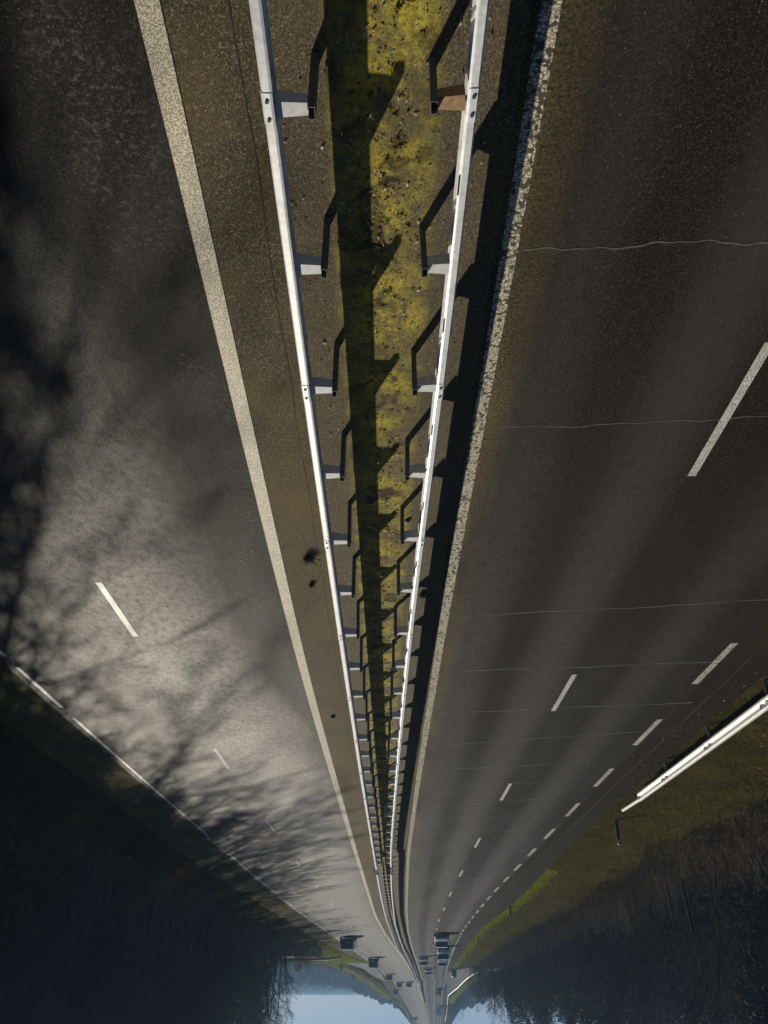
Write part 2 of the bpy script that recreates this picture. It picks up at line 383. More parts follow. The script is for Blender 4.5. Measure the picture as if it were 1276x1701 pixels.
# ------------------------------------------------------------------ mesh helpers
class MB:
    def __init__(s): s.v = []; s.f = []; s.mi = []; s.uv = None
    def add(s, vs, fs, mi=0):
        o = len(s.v); s.v += [tuple(map(float, p)) for p in vs]
        s.f += [tuple(i+o for i in f) for f in fs]; s.mi += [mi]*len(fs)
    def box(s, c, d, mi=0, rot=None, taper=1.0):
        x, y, z = d[0]/2, d[1]/2, d[2]/2
        vs = []
        for sz in (-1, 1):
            k = taper if sz > 0 else 1.0
            for sx, sy in ((-1,-1),(1,-1),(1,1),(-1,1)):
                p = Vector((sx*x*k, sy*y*k, sz*z))
                if rot is not None: p = rot @ p
                vs.append(Vector(c)+p)
        s.add(vs, [(3,2,1,0),(4,5,6,7),(0,1,5,4),(1,2,6,5),(2,3,7,6),(3,0,4,7)], mi)
    def tube(s, pts, rad, k=6, mi=0, cap=True):
        n = len(pts); vs = []
        for i, p in enumerate(pts):
            a = Vector(pts[max(i-1, 0)]); b = Vector(pts[min(i+1, n-1)])
            d = (b-a).normalized() if (b-a).length > 1e-9 else Vector((0,0,1))
            u = d.orthogonal().normalized() if abs(d.z) < .99 else Vector((1,0,0))
            if abs(d.z) >= .99: u = (u - d*u.dot(d)).normalized()
            q = d.cross(u)
            r = rad[i] if hasattr(rad, '__len__') else rad
            for j in range(k):
                t = 2*math.pi*j/k
                vs.append(Vector(p)+(u*math.cos(t)+q*math.sin(t))*r)
        fs = [(i*k+j, i*k+(j+1) % k, (i+1)*k+(j+1) % k, (i+1)*k+j) for i in range(n-1) for j in range(k)]
        if cap: fs += [tuple(range(k))[::-1], tuple((n-1)*k+j for j in range(k))]
        s.add(vs, fs, mi)
    def disc(s, c, r, t, axis='Y', k=20, mi=0):
        ax = {'X': Vector((1,0,0)), 'Y': Vector((0,1,0)), 'Z': Vector((0,0,1))}[axis]*t/2
        s.tube([Vector(c)-ax, Vector(c)+ax], r, k, mi)
    def sweep(s, prof, path, mi=0, closed=True):
        # prof: (across, up) pairs; path: (x, y, z, tx, ty) tangents in plan
        n = len(prof); vs = []
        for (x, y, z, tx, ty) in path:
            L = math.hypot(tx, ty); nx, ny = ty/L, -tx/L      # across = to the right of travel
            for a, u in prof: vs.append((x+nx*a, y+ny*a, z+u))
        m = n if closed else n-1
        fs = [(i*n+j, i*n+(j+1) % n, (i+1)*n+(j+1) % n, (i+1)*n+j) for i in range(len(path)-1) for j in range(m)]
        if closed: fs += [tuple(range(n))[::-1], tuple((len(path)-1)*n+j for j in range(n))]
        s.add(vs, fs, mi)
    def build(s, name, mats, parent=None, loc=None, smooth_=False):
        me = bpy.data.meshes.new(name); me.from_pydata(s.v, [], s.f)
        for m in (mats if isinstance(mats, (list, tuple)) else [mats]): me.materials.append(m)
        if any(s.mi): me.polygons.foreach_set('material_index', s.mi)
        if smooth_: me.polygons.foreach_set('use_smooth', [True]*len(me.polygons))
        if s.uv is not None:
            ul = me.uv_layers.new(name='UVMap')
            vi = np.zeros(len(me.loops), int); me.loops.foreach_get('vertex_index', vi)
            ul.data.foreach_set('uv', np.asarray(s.uv, float)[vi].ravel())
        me.update()
        o = bpy.data.objects.new(name, me); COL.objects.link(o)
        if parent: o.parent = parent
        if loc is not None: o.location = loc
        return o
def tag(o, label=None, cat=None, group=None, kind=None):
    if label: o['label'] = label
    if cat: o['category'] = cat
    if group: o['group'] = group
    if kind: o['kind'] = kind
    return o
def empty(name, loc, label, cat, group=None, rz=0.0):
    o = bpy.data.objects.new(name, None); COL.objects.link(o); o.location = loc; o.rotation_euler = (0, 0, rz)
    return tag(o, label, cat, group)
def copy_tree(o, parent=None):
    c = o.copy(); COL.objects.link(c)
    if parent: c.parent = parent
    for ch in o.children: copy_tree(ch, c)
    return c
def struct(o): o['kind'] = 'structure'; return o

def ys(a, b):
    out = []; y = a
    while y < b:
        out.append(y); y += 1.0 if y < 60 else (2.0 if y < 300 else 10.0)
    return out + [b]
def ribbon(name, fa, fb, a, b, dz, mat, cols=8, uv_mode='metres', u0=None):
    mb = MB(); uv = []; Y = ys(a, b)
    for y in Y:
        xa, xb = float(fa(y)), float(fb(y)); z = float(rise(y))+dz
        for j in range(cols+1):
            t = j/cols; mb.v.append((xa+(xb-xa)*t, y, z))
            uv.append((abs(xb-xa)*t, y) if uv_mode == 'metres' else (t, y))
    k = cols+1
    for i in range(len(Y)-1):
        for j in range(cols):
            f = (i*k+j, i*k+j+1, (i+1)*k+j+1, (i+1)*k+j)
            mb.f.append(f if mb.v[f[1]][0] > mb.v[f[0]][0] else f[::-1]); mb.mi.append(0)
    mb.uv = uv
    return struct(mb.build(name, mat))
off = lambda f, d: (lambda y: f(y)+d)

# ------------------------------------------------------------------ setting: ground, roads, median, markings
def build_ground():
    Y = np.concatenate([np.arange(-30, 60, 1.5), np.arange(60, 200, 2.5), np.arange(200, 420, 5), np.arange(420, 1500, 20), np.arange(1500, 3001, 150)])
    o = np.array([0,.3,.8,1.6,2.6,3.6,4.6,6,8,10,13,16,20,25,31,38,46,56,68,82,100,125,160,210,280,380,520,720,1000,1500,2400.])
    inner = np.linspace(0, 1, 7)[1:-1]
    xs = []; rows = []
    for y in Y:
        l, r = float(EL(min(y, 1490))), float(ER(min(y, 1490)))
        rows.append(np.concatenate([(l - o)[::-1], l + (r-l)*inner, r + o]))
    X = np.array(rows); YY = np.repeat(Y[:, None], X.shape[1], 1)
    Z = land(X, np.minimum(YY, 1500))
    rr = np.random.RandomState(3)
    nrm = (np.abs(X) > 14) * (YY < 160) * rr.uniform(-.12, .12, X.shape)
    Z = Z + nrm
    mb = MB(); n = X.shape[1]
    mb.v = list(map(tuple, np.stack([X, YY, Z], -1).reshape(-1, 3)))
    cx = (X[:-1, :-1]+X[1:, 1:])/2
    for i in range(len(Y)-1):
        for j in range(n-1):
            mb.f.append((i*n+j, i*n+j+1, (i+1)*n+j+1, (i+1)*n+j))
            far = Y[i] > 460
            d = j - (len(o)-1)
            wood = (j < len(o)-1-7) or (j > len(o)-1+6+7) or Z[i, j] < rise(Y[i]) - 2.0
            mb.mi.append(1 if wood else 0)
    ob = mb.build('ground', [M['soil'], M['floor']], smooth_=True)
    return struct(ob)
build_ground()
END = 950
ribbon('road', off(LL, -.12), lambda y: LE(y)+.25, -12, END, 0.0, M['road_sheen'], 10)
ribbon('road', off(RL, .16), lambda y: RE(y)-.2, -12, END, 0.0, M['road_matt'], 10)
ribbon('hard_shoulder', lambda y: LE(y)+.25, ER, -12, END, 0.0, M['shoulder_moss'], 4)
ribbon('hard_shoulder', EL, lambda y: RE(y)-.2, -12, END, 0.0, M['shoulder_dark'], 4)
# median: asphalt margins on both sides of the mossy middle, 4 mm joints between the slabs
ribbon('median_margin', off(LL, -.12), lambda y: ML(y)+.22, -12, END, 0.0, M['shoulder_strip'], 4)
ribbon('median', lambda y: ML(y)+.20, lambda y: MR(y)-.42, -12, END, 0.004, M['median'], 6, 'unit')
ribbon('median_margin', lambda y: MR(y)-.40, off(RL, .16), -12, END, 0.0, M['shoulder_strip'], 4)
ribbon('edge_line', off(LL, .105), off(LL, -.105), -12, END, 0.0045, M['line_yellowed'], 2)
ribbon('edge_line', off(RL, .09), off(RL, -.09), -12, END, 0.0045, M['line_crumbled'], 2)
def dashes(name, f, segs, wd, mat, dz=.006):
    mb = MB(); uv = []
    for a, b in segs:
        if b - a < .2: continue
        n = max(2, int((b-a)/3)+1); st = np.linspace(a, b, n); o = len(mb.v)
        for y in st:
            x = float(f(y)); z = float(rise(y))+dz
            mb.v += [(x-wd/2, y, z), (x+wd/2, y, z)]
        for i in range(n-1): mb.f.append((o+2*i, o+2*i+1, o+2*i+3, o+2*i+2)); mb.mi.append(0)
    return struct(mb.build(name, mat))
gy = lambda x, y: float(G(x, y)[1])
near = gy(162, 967)
dashes('lane_line', LD, [(near+12.25*i, near+12.25*i+2.75) for i in range(-1, 34)], .13, M['line_white'])
near = gy(957, 1120)
dashes('lane_line', RD, [(near+12.0*i, near+12.0*i+3.0) for i in range(-1, 20)] + [(265, 900)], .13, M['line_white'])
near = gy(1223, 1068)
dashes('edge_line', RE, [(near+5.88*i, near+5.88*i+2.8) for i in range(-2, 20)] + [(near+5.88*20, 900)], .17, M['line_chipped'])
segs = []
for (a, b) in [((-200,930),(8,1090)), ((30,1108),(100,1175)), ((118,1192),(345,1388)), ((378,1418),(455,1483)), ((470,1495),(512,1526)), ((523,1534),(550,1553)), ((556,1557),(597,1585)), ((600,1587.5),(629,1610))]:
    segs.append((gy(*a), gy(*b)))
segs.append((gy(632, 1613), 900))
dashes('edge_line', LE, segs, .105, M['line_white'])
# thin poured seals over the cracks of the oncoming carriageway
def seal(y_px, name='crack_seal'):
    mb = MB()
    x0, x1 = float(RL(0)), 0
    for k, (xa, ya, xb, yb, wd) in enumerate(y_px):
        P0, P1 = G(xa, ya), G(xb, yb); n = 60; r = random.Random(k*17+3); ph = [r.uniform(0, 6.3) for _ in range(5)]
        o = len(mb.v)
        for i in range(n+1):
            t = i/n
            wv = sum(math.sin(t*L+p)*a for L, p, a in ((5, ph[0], .035), (13, ph[1], .022), (31, ph[2], .014), (67, ph[3], .008)))
            x = P0[0]+(P1[0]-P0[0])*t; y = P0[1]+(P1[1]-P0[1])*t + wv
            hw = wd*(1.0 if ya > 1090 else .62 if ya > 900 else .42)*(.35+.65*abs(math.sin(t*9+ph[4])))*(.75+.5*r.random())*.5 + .004
            z = float(rise(y))+.003
            mb.v += [(x, y-hw, z), (x, y+hw, z)]
        for i in range(n): mb.f.append((o+2*i, o+2*i+1, o+2*i+3, o+2*i+2)[::-1]); mb.mi.append(0)
    return struct(mb.build(name, M['seal']))
seal([(862,413,1330,403,.035), (800,711,1330,690,.035), (752,1026,1330,992,.05), (735,1115,1180,1100,.04), (731,1185,1150,1167,.05), (712,1240,1060,1215,.05),
      (708,1279,980,1266,.05), (704,1306,940,1298,.03), (702,1341,900,1327,.06), (690,1363,900,1352,.04), (698,1386,880,1379,.06), (695,1408,870,1404,.04), (700,1419,870,1413,.05),
      (692,1443,850,1438,.06), (690,1452,850,1448,.06), (688,1464,830,1459,.07), (688,1473,820,1470,.05), (686,1487,815,1484,.08), (686,1498,800,1495,.08), (684,1511,780,1509,.1), (685,1522,770,1520,.1)])
# slab joints beside the left rail
def joint(f, a, b, wd, mat):
    mb = MB(); n = int((b-a)/.35); r = random.Random(5)
    for i in range(n+1):
        y = a+(b-a)*i/n; x = float(f(y)) + .012*math.sin(y*2.1)+r.uniform(-.006, .006); h = wd*r.uniform(.3, 1)
        mb.v += [(x-h/2, y, float(rise(y))+.003), (x+h/2, y, float(rise(y))+.003)]
    for i in range(n): mb.f.append((2*i, 2*i+1, 2*i+3, 2*i+2)); mb.mi.append(0)
    return struct(mb.build('pavement_joint', mat))
M['joint'] = plain('joint_dirt', (.012,.010,.008), rough=.9, var=.4)
joint(lambda y: ML(y)+.36, 2, 90, .02, M['joint']); joint(lambda y: RE(y)-.75, 8, 120, .03, M['joint'])
joint(lambda y: MR(y)-.62, 2, 70, .02, M['joint'])

def sheet(name, outline, mat, dz):
    bm = bmesh.new(); vs = [bm.verts.new((p[0], p[1], p[2]+dz)) for p in outline]
    f = bm.faces.new(vs); bmesh.ops.triangulate(bm, faces=[f])
    for f in bm.faces:
        f.normal_update()
        if f.normal.z < 0: f.normal_flip()
    me = bpy.data.meshes.new(name); uv = bm.loops.layers.uv.new('UVMap')
    for f in bm.faces:
        for l in f.loops: l[uv].uv = (l.vert.co.x, l.vert.co.y)
    bm.to_mesh(me); bm.free(); me.materials.append(mat)
    o = bpy.data.objects.new(name, me); COL.objects.link(o); return struct(o)
M['ramp'] = asphalt('ramp_asphalt', (.10,.098,.095), (.19,.185,.18), rough_lo=.45, rough_hi=.6, spec=.5)
g0 = world_polyline([(300,1587.5),(440,1587.5),(500,1588),(552,1590.5),(586,1596),(612,1599.5),(622,1606),(634,1616)])
g1 = world_polyline([(640,1630),(621,1621.5),(604,1609),(578,1601),(552,1596.5),(500,1594.6),(440,1594),(300,1593.6)])
sheet('ramp', g0+g1, M['ramp'], .06)
g0 = world_polyline([(741,1618),(752,1610.5),(770,1608.5),(792,1607),(860,1603),(940,1600)])
g1 = world_polyline([(940,1605),(860,1608.5),(792,1615.5),(775,1626.5),(760,1641),(749,1650.5),(744,1656),(741,1662)])
sheet('ramp', g0+g1, M['ramp'], .06)

# ------------------------------------------------------------------ guardrails
def wprof(flip):
    out = [(.000,.148),(.020,.155),(.074,.150),(.092,.112),(.084,.070),(.060,.045),(.024,.020),(.024,-.020),(.060,-.045),(.084,-.070),(.092,-.112),(.074,-.150),(.020,-.155),(.000,-.148)]
    inn = [(a-.006, b) for a, b in out[::-1]]
    p = out + inn
    return [(-a, b) for a, b in p][::-1] if flip else p
def rail_path(f, a, b, z, step=1.0, zfun=None):
    n = max(2, int((b-a)/step)); P = []
    for i in range(n+1):
        y = a+(b-a)*i/n; x = float(f(y)); tx = float(f(y+.4)-f(y-.4)); P.append((x, y, float(rise(y))+(zfun(y) if zfun else z), tx, .8))
    return P
def c_post(h, openside):
    # C-section post, 62 x 114 mm, 6 mm steel, its open side towards the traffic
    mb = MB(); t = .006; X, Y = .031, .057
    for c, d in (((-X+t/2, 0), (t, 2*Y)), ((0, Y-t/2), (2*X-2*t, t)), ((0, -Y+t/2), (2*X-2*t, t)), ((X-t/2, Y-.012), (t, .024)), ((X-t/2, -Y+.012), (t, .024))):
        mb.box((c[0]*openside, c[1], h/2-.15), (d[0], d[1], h+.3))
    return mb
def spacer(sgn, reach, deep=.16):
    # pressed steel bracket: wide against the rail, narrow at the post
    mb = MB(); t = .006
    y0, y1 = .070, .055; x0, x1 = 0.0, sgn*reach
    top = [(x0, -y0, 0), (x1, -y1, -.005), (x1, y1, -.005), (x0, y0, 0)]
    mb.add(top + [(p[0], p[1], p[2]-t) for p in top], [(0,1,2,3), (7,6,5,4), (0,4,5,1), (1,5,6,2), (2,6,7,3), (3,7,4,0)])
    for s in (-1, 1):
        q = [(x0, s*y0, -.007), (x1, s*y1, -.012), (x1, s*y1, -deep*.8), (x0, s*y0, -deep)]
        q2 = [(p[0], p[1]-s*t, p[2]) for p in q]
        mb.add(q+q2, [(0,1,2,3), (7,6,5,4), (0,4,5,1), (1,5,6,2), (2,6,7,3), (3,7,4,0)])
    return mb
SP = 1.895
Y_JOIN = gy(623, 1428) - 2.0
def median_rail(f, side, label, tops):
    # side +1: rail on the photo's left (its wave faces +X)
    base = empty('guardrail', (float(f(0)), 0, 0), label, 'guardrail', 'single guardrails of the wide median')
    inv = Vector((-float(f(0)), 0, 0))
    zc, ph = (.655, .80) if side > 0 else (.53, .67)
    mb = MB(); pr = wprof(side < 0)
    mb.sweep(pr, rail_path(f, -8, Y_JOIN, zc))
    posts = [float(G(638, ty, ph)[1]) for ty in tops]; first_y = posts[0]
    y = posts[-1] + SP
    while y < Y_JOIN - .5: posts.append(y); y += SP
    y = first_y - SP
    while y > -8: posts.insert(0, y); y -= SP
    i0 = posts.index(first_y)
    for y in posts:                                     # overlapping joints with their bolts on every second post
        i = posts.index(y)-i0
        if i % 2 == 0:
            mb.sweep([(a*1.0+(.004 if side > 0 else -.004), u*1.03) for a, u in pr], rail_path(f, y-.17, y+.12, zc, .1))
            for dy in (-.10, .06):
                x = float(f(y+dy)) + side*.048; z = zc+.160
                mb.disc((x, y+dy, z), .017, .012, 'Z', 10, 1)
        mb.disc((float(f(y))+side*.005, y, zc), .018, .06, 'X', 8, 1)
        if side < 0:                                    # dark slots along the back edge
            mb.box((float(f(y+.75))+.004, y+.75, zc+.155), (.012, .20, .012), 1)
    mb.build('beam', [M['zinc'], M['bolt']], base, inv)
    reach = .27 if side > 0 else .235
    pm = c_post(ph, side); pmesh = None; smesh = None
    for y in posts:
        i = posts.index(y)-i0; x = float(f(y)); g = float(rise(y))
        px = x - side*(reach+.031)
        rusty = side < 0 and i in (0,)
        if pmesh is None:
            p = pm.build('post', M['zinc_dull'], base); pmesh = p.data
        else:
            p = bpy.data.objects.new('post', pmesh); COL.objects.link(p); p.parent = base
        p.location = Vector((px, y, g))+inv; p.rotation_euler = (rng.gauss(0, .012), rng.gauss(0, .012), rng.gauss(0, .03))
        if rusty or smesh is None:
            b = spacer(-side, reach-.004).build('bracket', M['rust'] if rusty else M['zinc_mid'], p)
            if rusty: b['label'] = 'rusty brown bracket of the near post'
            else: smesh = b.data
        else:
            b = bpy.data.objects.new('bracket', smesh); COL.objects.link(b); b.parent = p
        b.location = (side*(reach+.031)-side*.006, 0, ph-.055)
    # end sleeve, a dark folded plate on the traffic side
    e = MB(); x = float(f(Y_JOIN)) + side*.10
    e.box((x, Y_JOIN+.9, .58), (.05, 2.2, .34), 0); e.box((x+side*.05, Y_JOIN+1.95, .60), (.09, .03, .30), 1)
    e.build('end_sleeve', [M['black'], M['zinc']], base, inv)
    return base
median_rail(ML, 1, 'grey steel guardrail on the side of the tree-shaded carriageway, shadow falling inside the median', (187,455,655,797,906,991,1060,1115.6,1161,1199,1232,1259,1285))
median_rail(MR, -1, 'grey steel guardrail with a rusty bracket, beside the crumbled line of the oncoming carriageway', (178,453,652,794,901,986.6,1057,1111.5,1156,1196,1230,1259,1284))
def double_rail(a, b, label, first, per_post, sections):
    base = empty('double_guardrail', (float((ML(a)+MR(a))/2), a, 0), label, 'guardrail', 'double guardrail sections down the narrow median')
    inv = Vector((-base.location.x, -a, 0)); zc = .66
    for f, s in ((ML, 1), (MR, -1)):
        mb = MB(); mb.sweep(wprof(s < 0), rail_path(f, a, b, zc, 1.5)); mb.build('beam', M['zinc'], base, inv)
    pm = None; cm = None
    y = first; n = 0
    while y < b and n < 95:
        l, r = float(ML(y)), float(MR(y)); g = float(rise(y))
        wd = abs(l-r)
        mb = MB(); mb.box(((l+r)/2, y, g+.785), (wd-.02, .07, .03)); mb.build('crossbar', M['zinc'], base, inv)
        if n % per_post == 0:
            if pm is None: p = c_post(.755, 1).build('post', M['zinc_dull'], base); pm = p.data
            else:
                p = bpy.data.objects.new('post', pm); COL.objects.link(p); p.parent = base
            p.location = Vector(((l+r)/2+.05, y, g))+inv
        y += SP; n += 1
    mb = MB()
    for f, s in ((ML, 1), (MR, -1)):
        mb.box((float(f(b))+s*.09, b-.2, float(rise(b))+.60), (.14, 2.6, .36))
    mb.build('end_sleeve', M['black'], base, inv)
double_rail(Y_JOIN+2.1, 118, 'ladder-like double guardrail with crossbars, nearer one where the median narrows', Y_JOIN+2.4, 1, 1)
double_rail(119, 186, 'dark double guardrail in the bend between the cars, farther than the ladder-like one', 119.8, 1, 1)
double_rail(187.5, 420, 'thin double guardrail running up the hazy hill, farthest one in the median', 188, 2, 1)

def roadside_rail(f, a, b, side, label, cat='guardrail', spacing=4.0, end_turn=True, twin=False, group=None):
    base = empty('roadside_guardrail', (float(f(a)), a, 0), label, cat, group)
    inv = Vector((-base.location.x, -a, 0)); zc = .62
    mb = MB()
    pr = wprof(side > 0)
    mb.sweep(pr, rail_path(f, a, b, zc))
    y = a; ps = []
    while y < b: ps.append(y); y += spacing
    for y in ps:
        mb.sweep([(q+(.004 if side < 0 else -.004), u*1.03) for q, u in pr], rail_path(f, y-.17, y+.17, zc, .1))
        for dy in (-.1, .1):
            for u in (.085, -.085): mb.disc((float(f(y+dy))-side*.084, y+dy, float(rise(y))+zc+u), .018, .02, 'X', 8, 1)
    mb.build('beam', [M['zinc'], M['bolt']], base, inv)
    pm = None
    for y in ps:
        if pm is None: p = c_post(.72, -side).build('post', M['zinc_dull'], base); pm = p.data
        else: p = bpy.data.objects.new('post', pm); COL.objects.link(p); p.parent = base
        p.location = Vector((float(f(y))+side*.10, y, float(rise(y))))+inv
    if end_turn:                                       # upper half of the rail runs on and dips to the ground
        mb = MB(); half = [(q, u) for q, u in pr if u > -.01] or pr
        pts = rail_path(f, b, b+2.2, 0, .3, lambda y: zc-.02-.05*(y-b)/2.2)
        mb.sweep(half, pts); mb.build('end_section', M['zinc'], base, inv)
    return base
RG = Line([(1276,1170),(1160,1256),(1043,1341)], h=.65)
yb = float(G(1064, 1326, .65)[1])
RGf = lambda y: float(RG(np.clip(y, RG.Y[0], RG.Y[-1])))
sl = (RG.X[-1]-RG.X[0])/(RG.Y[-1]-RG.Y[0])
RGf = lambda y: RG.X[0]+sl*(y-RG.Y[0])
roadside_rail(RGf, 4.0, yb, -1, 'white steel crash barrier on the sunny grass verge, ending beside a black marker post')

# guardrails along the two ramps
def px_rail(name, pts, h, label, side, spacing=3.0, mat='zinc'):
    P = [G(x, y, h) for x, y in pts]
    base = empty(name, tuple(P[0][:2])+(float(rise(P[0][1])),), label, 'guardrail', None)
    inv = Vector((-P[0][0], -P[0][1], -float(rise(P[0][1]))))
    # resample
    d = [0]
    for a, b in zip(P[:-1], P[1:]): d.append(d[-1]+np.linalg.norm((b-a)[:2]))
    L = d[-1]; n = max(6, int(L/2.0)); S = np.linspace(0, L, n)
    X = np.interp(S, d, [p[0] for p in P]); Y = np.interp(S, d, [p[1] for p in P])
    for _ in range(2):
        X[1:-1] = (X[:-2]+2*X[1:-1]+X[2:])/4; Y[1:-1] = (Y[:-2]+2*Y[1:-1]+Y[2:])/4
    path = []
    for i in range(n):
        tx = X[min(i+1, n-1)]-X[max(i-1, 0)]; ty = Y[min(i+1, n-1)]-Y[max(i-1, 0)]
        path.append((X[i], Y[i], float(rise(Y[i]))+h-.1, tx, ty))
    mb = MB(); mb.sweep(wprof(side < 0), path); mb.build('beam', M[mat], base, inv)
    pm = None; cnt = int(min(L/spacing, 90))
    for k in range(cnt):
        s = (k+.5)*L/cnt; x = np.interp(s, S, X); y = np.interp(s, S, Y)
        if pm is None: p = c_post(h-.05, 1).build('post', M['zinc_dull'], base); pm = p.data
        else: p = bpy.data.objects.new('post', pm); COL.objects.link(p); p.parent = base
        p.location = Vector((x-side*.02, y, float(rise(y))))+inv
    return base
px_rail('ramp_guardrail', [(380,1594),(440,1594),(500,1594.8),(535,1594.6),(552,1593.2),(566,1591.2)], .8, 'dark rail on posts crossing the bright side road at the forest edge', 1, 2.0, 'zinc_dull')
px_rail('ramp_guardrail', [(571,1607.6),(595,1621),(621,1637),(645,1658),(660,1666),(672,1677),(680,1693)], .75, 'thin pale guardrail curving along the grass bank above the blue valley', -1, 4.0)
px_rail('ramp_guardrail', [(835,1609),(800,1615),(786.5,1619.5),(774.5,1628),(760.7,1642),(750,1650),(745,1654.5),(743.5,1666),(742,1687),(739.5,1697)], .75, 'bright white guardrail curving round the outside of the oncoming ramp', 1, 4.0)

# ------------------------------------------------------------------ posts and signs
def marker_post(x, y, h, label):
    p = G(x, y); z = landz(p[0], p[1])
    # the foot is seen on the verge: move along the view ray to the real ground height
    for _ in range(4):
        p = G(x, y, z - float(rise(p[1]))); z = landz(p[0], p[1])
    o = empty('marker_post', (p[0], p[1], z), label, 'marker post', 'black marker posts along the sunny verge')
    a = MB(); a.box((0, 0, h/2-.1), (.13, .10, h+.2)); a.box((0, 0, h+.015), (.13, .10, .03), taper=.6); a.build('shaft', M['black'], o)
    b = MB(); b.box((0, -.0525, h-.10), (.10, .006, .14)); b.box((0, 0, h+.035), (.07, .07, .012)); b.build('reflector', M['white'], o)
    return o
marker_post(1023, 1362, 1.02, 'black marker post standing just past the end of the white crash barrier')
marker_post(847, 1503, 1.0, 'black marker post on the verge, second one beyond the white crash barrier')
marker_post(794, 1555, 1.0, 'small black marker post beside a dark clump on the bright grass')
marker_post(774.5, 1580, 1.0, 'smallest and farthest black marker post on the bright grass before the ramp')
o = None
def ring(mb, r0, r1, z, y, k=28, mi=0):
    vs = []; 
    for j in range(k):
        t = 2*math.pi*j/k; vs += [(r0*math.cos(t), y, z+r0*math.sin(t)), (r1*math.cos(t), y, z+r1*math.sin(t))]
    mb.add(vs, [(2*j, 2*j+1, (2*j+3) % (2*k), (2*j+2) % (2*k)) for j in range(k)], mi)
def sign(x, y_foot, y_mid, x_mid, rad, kind, label):
    p = G(x, y_foot); z = landz(p[0], p[1])
    dist = np.hypot(p[0], p[1])
    a = (638.0 - x_mid)/FPX; b = (y_mid-850.5)/FPX
    t = p[1]/(CT+b*ST); zm = CAM_H + (-ST+b*CT)*t
    o = empty('road_sign', (p[0], p[1], z), label, 'road sign'); H = zm-z
    m = MB(); m.tube([(0, .05, -.3), (0, .05, H+rad*.6)], .05, 8); m.build('pole', M['grey_steel'], o)
    f = MB()
    if kind == 'tri':
        q = [(-rad, -rad*.6), (rad, -rad*.6), (0, rad*1.05)]
        def tri(s, yy, mi): f.add([(a*s, yy, H+b*s+0) for a, b in q] + [(a*s, yy+.02, H+b*s) for a, b in q], [(0,1,2), (5,4,3), (0,3,4,1), (1,4,5,2), (2,5,3,0)], mi)
        tri(1, 0, 0); tri(.72, -.022, 1)
    else:
        f.disc((0, 0, H), rad, .03, 'Y', 28, 0)
        f.disc((0, -.017, H), rad*.80, .012, 'Y', 28, 1)
        if kind == 'bar':
            f.box((0, -.03, H), (rad*.20, .01, rad*1.6), 0, Matrix.Rotation(R(40), 3, 'Y'))
    f.build('face', {'tri': [M['red'], M['white']], 'bar': [M['red'], M['white']]}.get(kind, [M['red'], M['white']]), o)
    return o
sign(528, 1562, 1580, 526, .62, 'bar', 'round red-rimmed sign with a diagonal bar, on the grass before the side road')
sign(496, 1592.5, 1608, 496, .62, 'bar', 'smaller round sign behind the side road against the blue valley')
sign(567.5, 1592.5, 1606, 568, .62, 'tri', 'red-rimmed triangular sign on a tall pole beside the bend of the side road')
sign(587, 1612, 1623, 587, .5, 'tri', 'tiny faint triangular sign against the blue valley')
p = G(754, 1611)
gm = empty('gore_bollard', (p[0], p[1], landz(p[0], p[1])), 'dark green rounded bollard at the nose between main road and ramp', 'bollard')
mb = MB(); prof = [(.0, .62), (.3, .68), (.9, .70), (1.3, .66), (1.6, .50), (1.75, .25), (1.80, .02)]
mb.tube([(0, 0, h) for h, r in prof], [r for h, r in prof], 20); mb.build('body', M['green_plastic'], gm, smooth_=True)
mb = MB()
for s in (-1, 1):
    mb.box((s*.17, -.705, 1.05), (.10, .02, .5), 0, Matrix.Rotation(R(s*40), 3, 'Y'))
mb.build('chevron', M['white'], gm)
p = G(220, 1400)
for _ in range(4): p = G(220, 1400, landz(p[0], p[1])-float(rise(p[1])))
lp = empty('reflector_post', (p[0], p[1], landz(p[0], p[1])), 'lone reflector post with a pale top, deep in the dark forest-side verge', 'marker post')
mb = MB(); mb.box((0, 0, .35), (.10, .08, .9)); mb.build('shaft', M['black'], lp)
mb = MB(); mb.box((0, -.045, .68), (.08, .01, .10)); mb.build('reflector', M['white'], lp)
pole_p = G(758, 1648)
lpole = empty('lamp_pole', (pole_p[0]-2, pole_p[1], landz(pole_p[0]-2, pole_p[1])), 'thin grey pole standing outside the oncoming ramp guardrail in the haze', 'pole')
mb = MB(); mb.tube([(0, 0, -8), (0, 0, 9)], [.13, .08], 8); mb.build('shaft', M['grey_steel'], lpole)
mb = MB(); mb.tube([(0, 0, 9), (.4, -.2, 9.3), (1.4, -.6, 9.4)], .05, 6); mb.build('arm', M['grey_steel'], lpole)

